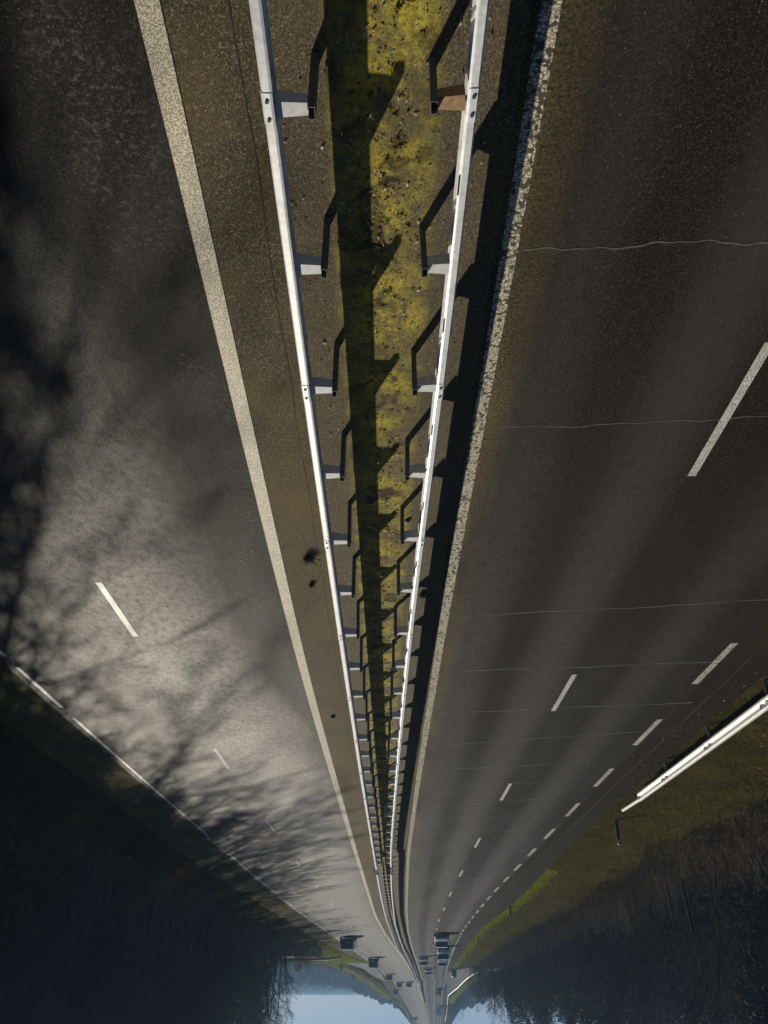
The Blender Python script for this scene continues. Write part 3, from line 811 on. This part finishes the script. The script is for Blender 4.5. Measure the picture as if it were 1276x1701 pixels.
# ------------------------------------------------------------------ vehicles
def car_mesh(kind):
    # stations along the length (y forward), each with half-width, floor, waist and roof heights
    D = {'hatch': dict(L=4.2, W=1.78, H=1.48, hood=.92, nose=.62, ws=(1.05, .30), rw=(-1.95, -1.55), tail=.95),
         'estate': dict(L=4.6, W=1.82, H=1.50, hood=.93, nose=.62, ws=(1.15, .40), rw=(-2.20, -1.75), tail=1.0),
         'suv': dict(L=4.7, W=1.92, H=1.82, hood=1.12, nose=.80, ws=(1.15, .55), rw=(-2.25, -1.95), tail=1.10),
         'van': dict(L=5.2, W=1.98, H=2.05, hood=1.20, nose=.85, ws=(1.75, .95), rw=(-2.55, -2.40), tail=1.15)}[kind]
    return D
def make_car(kind, paint_m, name, loc, rz, label, cat, group, detail=True):
    D = car_mesh(kind); L, W, H = D['L'], D['W'], D['H']; y0, y1 = -L/2, L/2; hw = W/2
    o = empty(name, loc, label, cat, group, rz)
    # lower body: rings of (half width, z) at stations
    st = [(y0, .90, .34, D['tail']-.18), (y0+.12, .97, .26, D['tail']-.04), (y0+.55, 1.0, .22, D['tail']), (0, 1.0, .20, D['tail']-.02),
          (D['ws'][0], 1.0, .20, D['hood']+.02), (y1-.55, .97, .22, D['hood']-.10), (y1-.16, .90, .26, D['nose']+.08), (y1, .80, .34, D['nose']-.06)]
    mb = MB(); ring_ = []
    for y, k, zb, zt in st:
        w_ = hw*k; m_ = (zb+zt)/2
        ring_.append([(-w_*.90, y, zb), (-w_, y, zb+.12), (-w_, y, m_+.05), (-w_*.95, y, zt-.05), (-w_*.80, y, zt), (w_*.80, y, zt), (w_*.95, y, zt-.05), (w_, y, m_+.05), (w_, y, zb+.12), (w_*.90, y, zb)])
    n = 10; vs = [p for r in ring_ for p in r]
    fs = [(i*n+j, i*n+(j+1) % n, (i+1)*n+(j+1) % n, (i+1)*n+j) for i in range(len(st)-1) for j in range(n)]
    fs = [f[::-1] for f in fs] + [tuple(range(n)), tuple((len(st)-1)*n+j for j in range(n))[::-1]]
    mb.add(vs, [f[::-1] for f in fs])
    # roof and pillars
    a, b = D['ws']; c, d = D['rw']; rw_ = hw*.74
    rt = [(-rw_, b, H-.05), (rw_, b, H-.05), (rw_, d, H-.07), (-rw_, d, H-.07)]
    mid = [(-rw_*.97, (b+d)/2+.3, H), (rw_*.97, (b+d)/2+.3, H)]
    mb.add([rt[0], rt[1], mid[1], mid[0], rt[2], rt[3]], [(1, 0, 3, 2), (2, 3, 5, 4)])
    def strip(p, q, wd):
        mb.tube([p, q], wd, 4)
    zt = D['hood']
    for s in (-1, 1):
        strip((s*hw*.86, a, zt), (s*rw_, b, H-.05), .04); strip((s*hw*.88, c, D['tail']-.03), (s*rw_, d, H-.07), .05)
        strip((s*hw*.90, (b+c)/2, D['tail']-.04), (s*rw_*1.0, (b+d)/2, H-.03), .035)
        strip((s*rw_, b, H-.05), (s*rw_, d, H-.07), .03)
    mb.build('body', paint_m, o, smooth_=False)
    g = MB()
    g.add([(-hw*.84, a, zt), (hw*.84, a, zt), (rw_*.98, b, H-.06), (-rw_*.98, b, H-.06)], [(3, 2, 1, 0)]); g.build('windscreen', M['glass'], o)
    g = MB()
    g.add([(-hw*.86, c, D['tail']-.03), (hw*.86, c, D['tail']-.03), (rw_*.98, d, H-.08), (-rw_*.98, d, H-.08)], [(0, 1, 2, 3)]); g.build('rear_window', M['glass'], o)
    for s in (-1, 1):
        g = MB()
        g.add([(s*hw*.86, a-.02, zt), (s*hw*.88, c+.02, D['tail']-.03), (s*rw_*.985, d, H-.08), (s*rw_*.985, b, H-.06)], [(0, 1, 2, 3) if s > 0 else (3, 2, 1, 0)])
        g.build('side_window', M['glass'], o)
    for s in (-1, 1):
        for y in (y0+.82, y1-.85):
            wheel = empty('wheel', (s*(hw-.11), y, .32), None, None); wheel.parent = o
            t = MB(); t.disc((0, 0, 0), .32, .22, 'X', 18); t.build('tyre', M['tyre'], wheel)
            t = MB(); t.disc((s*.112, 0, 0), .20, .012, 'X', 12); t.build('rim', M['grey_steel'], wheel)
    for s in (-1, 1):
        t = MB(); t.box((s*hw*.62, y1-.05, D['nose']-.02), (.34, .12, .14)); t.build('headlight', M['lamp_clear'], o)
        t = MB(); t.box((s*hw*.74, y0+.03, D['tail']-.22), (.22, .10, .18)); t.build('tail_light', M['lamp_red'], o)
        t = MB(); t.box((s*(hw+.10), a-.25, zt+.08), (.22, .10, .14)); t.build('mirror', M['black'], o)
    t = MB(); t.box((0, y1-.02, .40), (W*.66, .08, .20)); t.build('grille', M['black'], o)
    t = MB(); t.box((0, y0+.005, .58), (.52, .03, .11)); t.build('number_plate', plate, o)
    t = MB(); t.box((0, y0+.02, .36), (W*.8, .08, .16)); t.build('rear_bumper', M['black'], o)
    return o
plate = plain('yellow_plate', (.55,.38,.03), rough=.5, var=.05)
def carpaint(name, c):
    m, n, b = new_mat(name); tc = coords(n); f = noise(n, tc.outputs['Object'], 2.0, 4, .6)
    n.links.new(ramp(n, f, [(.3, tuple(x*.8 for x in c)), (.7, c)]).outputs[0], b.inputs['Base Color'])
    b.inputs['Roughness'].default_value = .28; b.inputs['Metallic'].default_value = .1
    b.inputs['Coat Weight'].default_value = .6; b.inputs['Coat Roughness'].default_value = .08
    return m
CP = {k: carpaint('car_paint_'+k, c) for k, c in dict(silver=(.78,.80,.83), dark=(.03,.033,.04), white=(.78,.79,.80), blue=(.06,.10,.22), grey=(.20,.21,.22)).items()}
def heading(f, y): return math.atan2(-(float(f(y+1))-float(f(y-1))), 2.0)
def put_car(x, y, kind, colr, label, cat, away, name='parked_car', group=None, plane=0):
    p = G(x, y); f = LD if away else RD
    rz = heading(f, p[1]) + (0 if away else math.pi)
    D = car_mesh(kind)
    yy = p[1] + D['L']/2
    return make_car(kind, CP[colr], name, (p[0], yy, float(rise(yy))), rz, label, cat, group)
GA, GO = 'cars driving away up the carriageway', 'oncoming cars in the sunny carriageway'
put_car(578, 1555.5, 'estate', 'dark', 'dark estate car seen from behind, nearest one driving away', 'car', True, 'car', GA)
put_car(621, 1590, 'suv', 'dark', 'dark car seen from behind where the side road joins the carriageway', 'car', True, 'car', GA)
put_car(647, 1618, 'hatch', 'grey', 'small dark car driving away, third one along the outer lane', 'car', True, 'car', GA)
put_car(663.5, 1631.5, 'hatch', 'dark', 'tiny dark car side by side with another, the one farther from the median', 'car', True, 'car', GA)
put_car(680, 1630.5, 'estate', 'dark', 'tiny dark car side by side with another, the one next to the median guardrail', 'car', True, 'car', GA)
put_car(658, 1643.5, 'hatch', 'blue', 'tiny dark car farthest along the outer edge, by the hazy grass bank', 'car', True, 'car', GA)
put_car(690.5, 1689.5, 'estate', 'dark', 'barely visible dark car in the bright haze, nearer the median of two', 'car', True, 'car', GA)
put_car(684, 1690, 'hatch', 'silver', 'barely visible pale car in the bright haze, beside a darker one', 'car', True, 'car', GA)
put_car(735, 1549.5, 'estate', 'white', 'pale estate car at the head of a close queue, nearest oncoming vehicle', 'car', False, 'car', GO)
put_car(737.5, 1571, 'suv', 'silver', 'silver car in the middle of the queue, right behind the nearest oncoming car', 'car', False, 'car', GO)
put_car(735.5, 1590, 'hatch', 'white', 'white-roofed car closing the queue of three in the outer lane', 'car', False, 'car', GO)
put_car(704.5, 1588, 'hatch', 'white', 'white car in the inner oncoming lane, alone beside the queue', 'car', False, 'car', GO)
put_car(712, 1607.5, 'hatch', 'white', 'small white car following in the inner oncoming lane', 'car', False, 'car', GO)
put_car(729.5, 1641.5, 'van', 'grey', 'dark oncoming van passing the ramp nose in the outer lane', 'van', False, 'car', GO)
def truck(x, y, label):
    p = G(x, y); yy = p[1]+4
    o = empty('truck', (p[0], yy, float(rise(yy))), label, 'truck', None, heading(RD, yy)+math.pi)
    t = MB(); t.box((0, 3.4, 1.75), (2.4, 2.0, 2.5)); t.box((0, 3.2, 3.15), (2.2, 1.5, .3), taper=.75); t.build('cab', CP['white'], o)
    t = MB(); t.box((0, -1.3, 2.3), (2.5, 7.2, 2.9)); t.build('cargo_box', CP['white'], o)
    t = MB(); t.box((0, 4.405, 2.25), (2.1, .02, .95)); t.build('windscreen', M['glass'], o)
    t = MB(); t.box((0, 4.42, 1.0), (2.0, .05, .55)); t.build('grille', M['black'], o)
    for s in (-1, 1):
        for yv in (3.3, -2.2, -3.5):
            w_ = empty('wheel', (s*1.08, yv, .5), None, None); w_.parent = o
            t = MB(); t.disc((0, 0, 0), .5, .3, 'X', 16); t.build('tyre', M['tyre'], w_)
        t = MB(); t.box((s*.9, 4.43, .75), (.35, .05, .2)); t.build('headlight', M['lamp_clear'], o)
        t = MB(); t.box((s*1.38, 4.1, 2.3), (.2, .12, .6)); t.build('mirror', M['black'], o)
    t = MB(); t.box((0, -.5, .75), (1.0, 8.0, .25)); t.build('chassis', M['black'], o)
truck(729.5, 1671, 'white box truck coming down the hazy hill, farthest oncoming vehicle')

# ------------------------------------------------------------------ trees and bushes
def branch(mb, start, d, L, r, lvl, rr, P):
    n = P['seg'][lvl]; pts = [Vector(start)]; rad = [r]; dd = Vector(d).normalized()
    for i in range(n):
        dd = (dd + Vector((rr.gauss(0, 1), rr.gauss(0, 1), rr.gauss(0, 1)))*P['wob'][lvl] + Vector((0, 0, P['up'][lvl]))).normalized()
        pts.append(pts[-1]+dd*L/n); rad.append(r*(1-(i+1)/n*P['tap'][lvl]))
    mb.tube(pts, rad, P['sides'][lvl], 0, cap=False)
    if lvl+1 >= len(P['seg']): return
    for k in range(P['num'][lvl]):
        t = P['from'][lvl] + (1-P['from'][lvl])*(k+rr.random())/P['num'][lvl]
        q = t*n; i = min(int(q), n-1); fr = q-i
        p = pts[i].lerp(pts[i+1], fr); ax = (pts[i+1]-pts[i]).normalized()
        side = ax.orthogonal().normalized(); side.rotate(Matrix.Rotation(rr.uniform(0, 6.283), 3, ax))
        an = rr.uniform(*P['ang'][lvl]); nd = ax*math.cos(an)+side*math.sin(an)
        ll = L*P['len'][lvl]*(1.15-.75*t)*rr.uniform(.7, 1.2)
        (branch)(P['crown'] if lvl == 0 else mb, p, nd, ll, max(P['rmin'], (r*(1-t*P['tap'][lvl]))*P['thin'][lvl]), lvl+1, rr, P)
def tree_proto(seed, H, kind):
    rr = random.Random(seed); tk = MB(); cr = MB()
    if kind == 'bare':
        P = dict(seg=[9, 4, 3, 2], wob=[.05, .14, .2, .25], up=[.02, .06, .04, .02], tap=[.85, .9, .9, .8], sides=[8, 5, 3, 3], num=[22, 9, 8, 0], ang=[(.55, 1.1), (.5, .9), (.5, .9)],
                 len=[.42, .42, .5], thin=[.42, .55, .6], rmin=.011, crown=cr); P['from'] = [.32, .25, .2, 0]
        branch(tk, (0, 0, -.4), (0, 0, 1), H, H*.0125, 0, rr, P); return tk, cr, None
    if kind == 'bush':
        P = dict(seg=[4, 3, 2], wob=[.16, .22, .25], up=[.02, .03, .0], tap=[.8, .8, .8], sides=[3, 3, 3], num=[9, 6, 0], ang=[(.4, 1.0), (.4, 1.0)], len=[.5, .5], thin=[.55, .6], rmin=.005, crown=cr)
        P['from'] = [.15, .15, 0]
        for k in range(15):
            a = rr.uniform(0, 6.28); b = rr.uniform(.1, .95)
            branch(cr, (rr.gauss(0, .35), rr.gauss(0, .35), -.1), (math.cos(a)*math.sin(b), math.sin(a)*math.sin(b), math.cos(b)), H*rr.uniform(.6, 1.05), .016, 0, rr, P)
        return None, cr, None
    # evergreen: whorls of drooping boughs carrying needle sprays
    tk.tube([(0, 0, -.4), (0, 0, H*.5), (.1, 0, H)], [H*.012, H*.008, .02], 8, 0, cap=False)
    nd = MB(); z = H*.10
    while z < H*.98:
        t = z/H; L = H*.24*(1-t)**.8*rr.uniform(.75, 1.1)+.3
        for k in range(7):
            a = rr.uniform(0, 6.28); dx, dy = math.cos(a), math.sin(a); LL_ = L*rr.uniform(.7, 1.1)
            pts = [(dx*s*LL_, dy*s*LL_, z - LL_*.32*s*s + .1*s*LL_) for s in (0, .35, .7, 1)]
            cr.tube(pts, [.03, .02, .013, .006], 3, 0, cap=False)
            if rr.random() < (.35 if t < .16 else 1):
                for q in range(int(6+LL_*9)):
                    s = rr.uniform(.2, 1.0); c = Vector((dx*s*LL_, dy*s*LL_, z-LL_*.32*s*s+.1*s*LL_))
                    u = Vector((rr.gauss(0, 1), rr.gauss(0, 1), rr.gauss(-.35, .5))).normalized()*rr.uniform(.2, .48); v_ = u.orthogonal().normalized()*rr.uniform(.04, .09)
                    v_.rotate(Matrix.Rotation(rr.uniform(0, 6.28), 3, u.normalized()))
                    nd.add([c-v_, c+u*.5-v_*1.1, c+u, c+u*.5+v_*1.1], [(0, 1, 2, 3)])
        z += H*.026
    return tk, cr, nd
protos = {}
def make_proto(key, seed, H, kind):
    t, c, nd = tree_proto(seed, H, kind); out = []
    if t: out.append(('trunk', t, M['bark']))
    if c and len(c.v): out.append(('crown' if kind != 'pine' else 'bough', c, M['bramble'] if kind == 'bush' else M['twig']))
    if nd: out.append(('crown', nd, M['needle']))
    res = []
    for nm, mb, mat in out:
        me = bpy.data.meshes.new(nm); me.from_pydata(mb.v, [], mb.f); me.materials.append(mat)
        if nm == 'trunk': me.polygons.foreach_set('use_smooth', [True]*len(me.polygons))
        me.update(); res.append((nm, me))
    protos[key] = res
for i in range(5): make_proto(('bare', i), 11+i, 12.0, 'bare')
for i in range(3): make_proto(('pine', i), 31+i, 14.0, 'pine')
for i in range(4): make_proto(('bush', i), 51+i, 2.6, 'bush')
def plant(kind, x, y, scale, label, cat, group, name):
    key = (kind, rng.randrange(sum(1 for k in protos if k[0] == kind)))
    z = landz(x, y)
    if len(protos[key]) == 1:
        o = bpy.data.objects.new(name, protos[key][0][1]); COL.objects.link(o); o.location = (x, y, z-.05); tag(o, label, cat, group)
    else:
        o = empty(name, (x, y, z-.05), label, cat, group)
        for nm, me in protos[key]:
            c = bpy.data.objects.new(nm, me); COL.objects.link(c); c.parent = o
    o.rotation_euler = (rng.gauss(0, .03), rng.gauss(0, .03), rng.uniform(0, 6.28)); o.scale = (scale*rng.uniform(.9, 1.1),)*2 + (scale,)
    return o
GL_, GR_ = 'trees of the dark forest beside the shaded carriageway', 'trees of the dark forest behind the sunny verge'
def forest(side):
    e = ER if side > 0 else EL
    rows = [(5.2, 3.6), (7.5, 4.2), (11.5, 4.5), (16, 4.6), (21, 4.2), (27, 4.2), (34, 4.2), (42, 5.0)]
    n = 0
    for ri, (o_, sp) in enumerate(rows):
        y = 12.0 + rng.uniform(0, sp) if side > 0 else 24 + rng.uniform(0, sp)
        ymax = 168 if side > 0 else 222
        while y < ymax:
            x = float(e(y)) + side*(o_ + rng.gauss(0, .8))
            if side > 0:
                # edge rows are lower where the sun reaches the road
                k = (.50, .66, .84, .75, .85, .95, 1.0, 1.0)[ri]
                k *= 2.1 if y < 38 else (1.3 if y < 58 else 1.7 if y < 95 else 1.3)
            else: k = (.5, .75, .95, 1.05, 1.15, 1.2, 1.2, 1.2)[ri]
            if side > 0 and ri >= 3 and 40 < y < 75: k *= .62
            if side > 0 and y > 135 and o_ < 11: y += sp; continue
            kind = 'bare' if (ri < 3 or rng.random() < .12) else 'pine'
            if side < 0 and ri >= 2: kind = 'pine' if rng.random() < (.6 if ri < 4 else .92) else 'bare'
            if side > 0:
                lb = 'bare dark trunk and branches in the forest beside the shaded carriageway' if kind == 'bare' else 'dark evergreen tree deep in the forest beside the shaded carriageway'
            else:
                lb = 'bare twiggy tree in the dark forest behind the sunny verge' if kind == 'bare' else 'dark evergreen tree in the forest behind the sunny verge'
            nm = 'bare_tree' if kind == 'bare' else 'pine_tree'
            plant(kind, x, y, k*rng.uniform(.8, 1.15), lb, 'tree', (GL_ if side > 0 else GR_) + (' (bare)' if kind == 'bare' else ' (evergreen)'), nm)
            y += sp*rng.uniform(.7, 1.4)*(1 if y < 90 else 1.25); n += 1
    for row, (o_, sp) in enumerate([(3.6 if side > 0 else 4.7, 2.0), (6, 2.6), (9, 3.2)]):
        y = (14.0 if side > 0 else 20.0)
        while y < (160 if side > 0 else 215):
            x = float(e(y)) + side*(o_ + rng.gauss(0, .5))
            plant('bush', x, y, rng.uniform(.7, 1.3)*(.75 if row == 0 and side > 0 else 1.1), 'bare leafless bush at the edge of the forest ' + ('beside the shaded carriageway' if side > 0 else 'behind the sunny verge'), 'bush',
                  'bare bushes at the forest edge ' + ('beside the shaded carriageway' if side > 0 else 'behind the sunny verge'), 'bare_bush')
            y += sp*rng.uniform(.7, 1.4)*(1 if y < 70 else 1.6)
forest(1); forest(-1)
for x, y, k in ((19.5, 35, 1.4), (22.5, 33, 1.45), (25, 36, 1.5), (24, 29, 1.4), (19, 25, 1.2), (27, 33, 1.5)):
    plant('pine', x, y, k, 'tall dark evergreen at the near corner of the forest beside the shaded carriageway', 'tree', 'tall evergreens at the near corner of the forest', 'pine_tree')
plant('bare', 16.5, 36.5, 1.3, 'tallest bare tree in the front row, its trunk shadow crossing the shaded carriageway', 'tree', None, 'bare_tree')
for i in range(22):
    plant('bare', 16.3+2.2*rng.random(), 25+1.6*i+rng.random(), rng.uniform(.5, .72), 'low bare tree crowding the front row of the forest beside the shaded carriageway', 'tree', 'low bare trees in the front row of the forest', 'bare_tree')
for i in range(16):
    y = 140+28*rng.random(); plant('pine', float(ER(y))+13+20*rng.random(), y, rng.uniform(.9, 1.2), 'dark evergreen tree at the far end of the forest beside the side road', 'tree', 'evergreens at the far end of the forest', 'pine_tree')
# the far wood in the valley on both sides, one mass
def far_wood():
    rr = random.Random(99); mb = MB()
    for side in (1, -1):
        for i in range(5200):
            y = 680 + 2100*rr.random()**1.5; x = (1 if side > 0 else -1)*rr.uniform(20, 900)
            if side > 0: x += float(ER(min(y, 1400)))
            else: x += float(EL(min(y, 1400)))
            d = abs(x - (float(ER(min(y, 1400))) if side > 0 else float(EL(min(y, 1400)))))
            if d < 24 or False : continue
            z = landz(x, min(y, 1490)) - .3; h = rr.uniform(7, 11); r_ = rr.uniform(2.6, 4.4)
            k = 7; vs = []
            for (t, q) in ((0, .6), (.3, 1), (.7, .95), (.92, .55)):
                for j in range(k):
                    a = 6.283*j/k + rr.uniform(-.3, .3); w_ = r_*q*rr.uniform(.7, 1.2); vs.append((x+w_*math.cos(a), y+w_*math.sin(a), z+h*t+rr.uniform(-.4, .4)))
            vs.append((x, y, z+h))
            fs = [(i_*k+j, i_*k+(j+1) % k, (i_+1)*k+(j+1) % k, (i_+1)*k+j) for i_ in range(3) for j in range(k)] + [(3*k+j, 3*k+(j+1) % k, 4*k) for j in range(k)]
            mb.add(vs, fs)
    o = mb.build('far_forest', M['far_wood']); tag(o, 'hazy blue forest filling the valley beyond the ramps', 'forest', None, 'stuff')
far_wood()

# ------------------------------------------------------------------ ground cover
def blades(name, gen, n, mat, label, cat, hmin, hmax, wd, seed):
    rr = random.Random(seed); mb = MB()
    for i in range(n):
        x, y = gen(rr); z = landz_fast(x, y)
        for b in range(3):
            a = rr.uniform(0, 6.28); h = rr.uniform(hmin, hmax)*(1+y/160); l = h*rr.uniform(.2, .8); w_ = wd*rr.uniform(.6, 1.4)*(1+y/60)
            px, py = x+rr.gauss(0, .04), y+rr.gauss(0, .04); cx, cy = -math.sin(a)*w_, math.cos(a)*w_
            mb.add([(px-cx, py-cy, z-.02), (px+cx, py+cy, z-.02), (px+math.cos(a)*l, py+math.sin(a)*l, z+h)], [(0, 1, 2)])
    return tag(mb.build(name, mat), label, cat, None, 'stuff')
# height lookup tables for speed
_TY = np.arange(0, 420, 2.0); _TO = np.arange(-1, 30, .5)
_TR = np.array([land(ER(y)+_TO, np.full(len(_TO), y)) for y in _TY]); _TL = np.array([land(EL(y)-_TO, np.full(len(_TO), y)) for y in _TY])
def landz_fast(x, y):
    if x > 0.5*(float(EL(y))+float(ER(y))): o_ = x-float(ER(y)); T = _TR
    else: o_ = float(EL(y))-x; T = _TL
    fy = min(max(y/2.0, 0), len(_TY)-1.001); fo = min(max((o_+1)/.5, 0), len(_TO)-1.001)
    i, j = int(fy), int(fo); a, b = fy-i, fo-j
    return T[i, j]*(1-a)*(1-b)+T[i+1, j]*a*(1-b)+T[i, j+1]*(1-a)*b+T[i+1, j+1]*a*b
def g_left(rr):
    y = 16+190*rr.random()**1.5; return float(EL(y)) - (.05+5.0*rr.random()**.9), y
def g_left_edge(rr):
    y = 55+170*rr.random()**1.2; return float(EL(y)) - (.0+.9*abs(rr.gauss(0, .5))), y
def g_right(rr):
    y = 12+150*rr.random()**1.4; return float(ER(y)) + (-.1+4.5*rr.random()), y
blades('grass', g_left, 26000, M['grass'], 'short sunny grass on the verge behind the white crash barrier', 'grass', .04, .14, .008, 1)
blades('grass', g_left_edge, 9000, M['grass_bright'], 'bright green grass edging the sunny carriageway', 'grass', .04, .12, .010, 2)
blades('grass', g_right, 16000, M['grass'], 'dim olive grass on the verge under the forest shade', 'grass', .04, .16, .008, 3)
def g_bank_r(rr):
    k = rr.random(); P = world_bank_r; i = min(int(k*(len(P)-1)), len(P)-2); t = k*(len(P)-1)-i
    p = P[i]*(1-t)+P[i+1]*t; return p[0]+rr.uniform(-2.5, 2.0), p[1]+rr.uniform(-3, 3)
world_bank_r = PR[2:8]; world_bank_l = PL[2:9]
def g_bank_l(rr):
    k = rr.random(); P = world_bank_l; i = min(int(k*(len(P)-1)), len(P)-2); t = k*(len(P)-1)-i
    p = P[i]*(1-t)+P[i+1]*t; return p[0]-rr.uniform(.3, 3.5), p[1]+rr.uniform(-2, 4)
blades('grass', g_bank_l, 3500, M['grass_bright'], 'yellow green grass on the bank outside the oncoming ramp', 'grass', .06, .2, .02, 4)
blades('grass', g_bank_r, 3500, M['grass_bright'], 'green grass on the bank below the side road', 'grass', .06, .2, .02, 5)
def g_wedge(rr):
    y = rr.uniform(118, 200); return float(ER(y)) + (6.5*rr.random()), y
blades('grass', g_wedge, 5000, M['grass_bright'], 'sunlit grass wedge between carriageway and side road', 'grass', .05, .16, .016, 6)
# tangled bramble stems and dead bracken on the dark slopes
def tangle(side, n, seed):
    rr = random.Random(seed); mb = MB(); e = ER if side > 0 else EL
    for i in range(n):
        y = (16 if side > 0 else 22)+120*rr.random()**1.5; o_ = 4.2+12*rr.random()
        x = float(e(y))+side*o_; z = landz_fast(x, y); a = rr.uniform(0, 6.28); L = rr.uniform(.5, 1.8); h = rr.uniform(.2, .7)
        pts = [(x+math.cos(a)*L*t+rr.gauss(0, .05), y+math.sin(a)*L*t+rr.gauss(0, .05), z+h*math.sin(t*2.6)) for t in (0, .3, .65, 1)]
        mb.tube(pts, [.008, .006, .005, .003], 3, 0, cap=False)
    return tag(mb.build('undergrowth', M['bramble']), 'tangled dry brambles on the dark slope ' + ('beside the shaded carriageway' if side > 0 else 'behind the sunny verge'), 'undergrowth', None, 'stuff')
tangle(1, 3500, 8); tangle(-1, 5000, 9)
def litter():
    rr = random.Random(4); mb = MB()
    def leaf(x, y, z, s):
        a = rr.uniform(0, 6.28); e = Vector((math.cos(a), math.sin(a), rr.uniform(-.3, .5)))*s; f = Vector((-math.sin(a), math.cos(a), rr.uniform(-.4, .4)))*s*rr.uniform(.3, .6)
        c = Vector((x, y, z+.012)); mb.add([c-e, c-f*.9+Vector((0, 0, .006)), c+e, c+f+Vector((0, 0, .004))], [(0, 1, 2, 3)])
    for i in range(4600):
        y = 1.5+50*rr.random()**1.7; l, r = float(ML(y)), float(MR(y)); m_ = l*.45+r*.55
        if rr.random() < .72:
            cl = math.sin(y*1.3)+math.sin(y*.57+1)
            x = m_ + rr.gauss(-.05, .22)
            if cl < -.3 and rr.random() < .6: continue
        else: x = rr.uniform(r-.3, l+.15)
        leaf(x, y, .004, rr.uniform(.008, .026)*(1+y/60))
    for i in range(1400):
        y = 14+80*rr.random(); x = float(EL(y))+rr.gauss(.1, .35); leaf(x, y, max(landz_fast(x, y), 0), rr.uniform(.012, .04))
    for i in range(1600):
        y = 18+60*rr.random(); x = float(EL(y))-rr.uniform(.5, 6); leaf(x, y, landz_fast(x, y)+.03, rr.uniform(.02, .05))
    tag(mb.build('leaf_litter', M['leaves']), 'small dead leaves scattered over the mossy median and verge edge', 'leaves', None, 'stuff')
litter()
def moss():
    rr = random.Random(14); mb = MB()
    for i in range(480):
        y = 2+36*rr.random()**1.2; l, r = float(ML(y)), float(MR(y)); x = l*.42+r*.58+rr.gauss(0, .2); s = rr.uniform(.02, .09)
        if abs(x-(l*.5+r*.5)) > .5*(l-r)-.1: continue
        for b in range(26):
            a = rr.uniform(0, 6.28); d = abs(rr.gauss(0, .6))*s; px, py = x+d*math.cos(a), y+d*math.sin(a)*.8; h = max(.006, s*.5*(1-d/s))*rr.uniform(.5, 1.2)
            q = rr.uniform(.004, .010); b_ = rr.uniform(0, 6.28); cx, cy = q*math.cos(b_), q*math.sin(b_)
            mb.add([(px-cx, py-cy, .003), (px+cx, py+cy, .003), (px+rr.gauss(0, .01), py+rr.gauss(0, .01), .003+h)], [(0, 1, 2)])
    tag(mb.build('moss', M['moss_tuft']), 'low yellow green moss tufts on the median between the guardrails', 'moss', None, 'stuff')
moss()
def weed(x, y, s, label):
    p = G(x, y); rr = random.Random(int(x)); mb = MB()
    for b in range(90):
        a = rr.uniform(0, 6.28); t = rr.uniform(.2, 1.2); L = s*rr.uniform(.4, 1.1)
        q = (rr.gauss(0, .03)*s*6, rr.gauss(0, .03)*s*6, 0)
        mb.tube([q, (q[0]+math.cos(a)*math.sin(t)*L*.6, q[1]+math.sin(a)*math.sin(t)*L*.6, math.cos(t)*L*.7), (q[0]+math.cos(a)*math.sin(t)*L, q[1]+math.sin(a)*math.sin(t)*L, math.cos(t)*L*.9)], [.005, .004, .002], 3, 0, cap=False)
    o = mb.build('weed', M['needle'], None, (p[0], p[1], float(rise(p[1]))))
    return tag(o, label, 'weed')
weed(513, 925, .20, 'dark tuft of weed growing in the asphalt beside the left guardrail')
weed(518, 970, .10, 'smaller dark weed tuft in the asphalt, just past the bigger one')
weed(703, 985, .16, 'green weed tuft in the guardrail shadow beside the crumbled line')
weed(553, 1189, .09, 'tiny dark weed tuft in the asphalt between line and guardrail, farthest of them')
p = G(677, 864); mb = MB(); rr = random.Random(2)
bm = bmesh.new(); bmesh.ops.create_icosphere(bm, subdivisions=2, radius=.05)
for v in bm.verts: v.co *= rr.uniform(.75, 1.2); v.co.z *= .6
me = bpy.data.meshes.new('stone'); bm.to_mesh(me); bm.free(); me.materials.append(M['black'])
st_ = bpy.data.objects.new('stone', me); COL.objects.link(st_); st_.location = (p[0], p[1], .025); tag(st_, 'small black stone lying on the median near a post', 'stone')

# ------------------------------------------------------------------ air
def haze():
    mb = MB(); x0, x1, y0, y1, z0, z1 = -2600, 2600, -60, 3100, -60, 135
    mb.add([(x0,y0,z0),(x1,y0,z0),(x1,y1,z0),(x0,y1,z0),(x0,y0,z1),(x1,y0,z1),(x1,y1,z1),(x0,y1,z1)], [(3,2,1,0),(4,5,6,7),(0,1,5,4),(1,2,6,5),(2,3,7,6),(3,0,4,7)])
    m = bpy.data.materials.new('haze'); m.use_nodes = True; n = m.node_tree; n.nodes.clear()
    v = n.nodes.new('ShaderNodeVolumePrincipled'); v.inputs['Color'].default_value = (.33,.55,.88,1); v.inputs['Density'].default_value = .0006; v.inputs['Anisotropy'].default_value = 0.2
    out = n.nodes.new('ShaderNodeOutputMaterial'); n.links.new(v.outputs[0], out.inputs['Volume'])
    o = mb.build('haze', m); tag(o, 'pale blue haze thickening over the distant road and valley', 'haze', None, 'stuff')
haze()
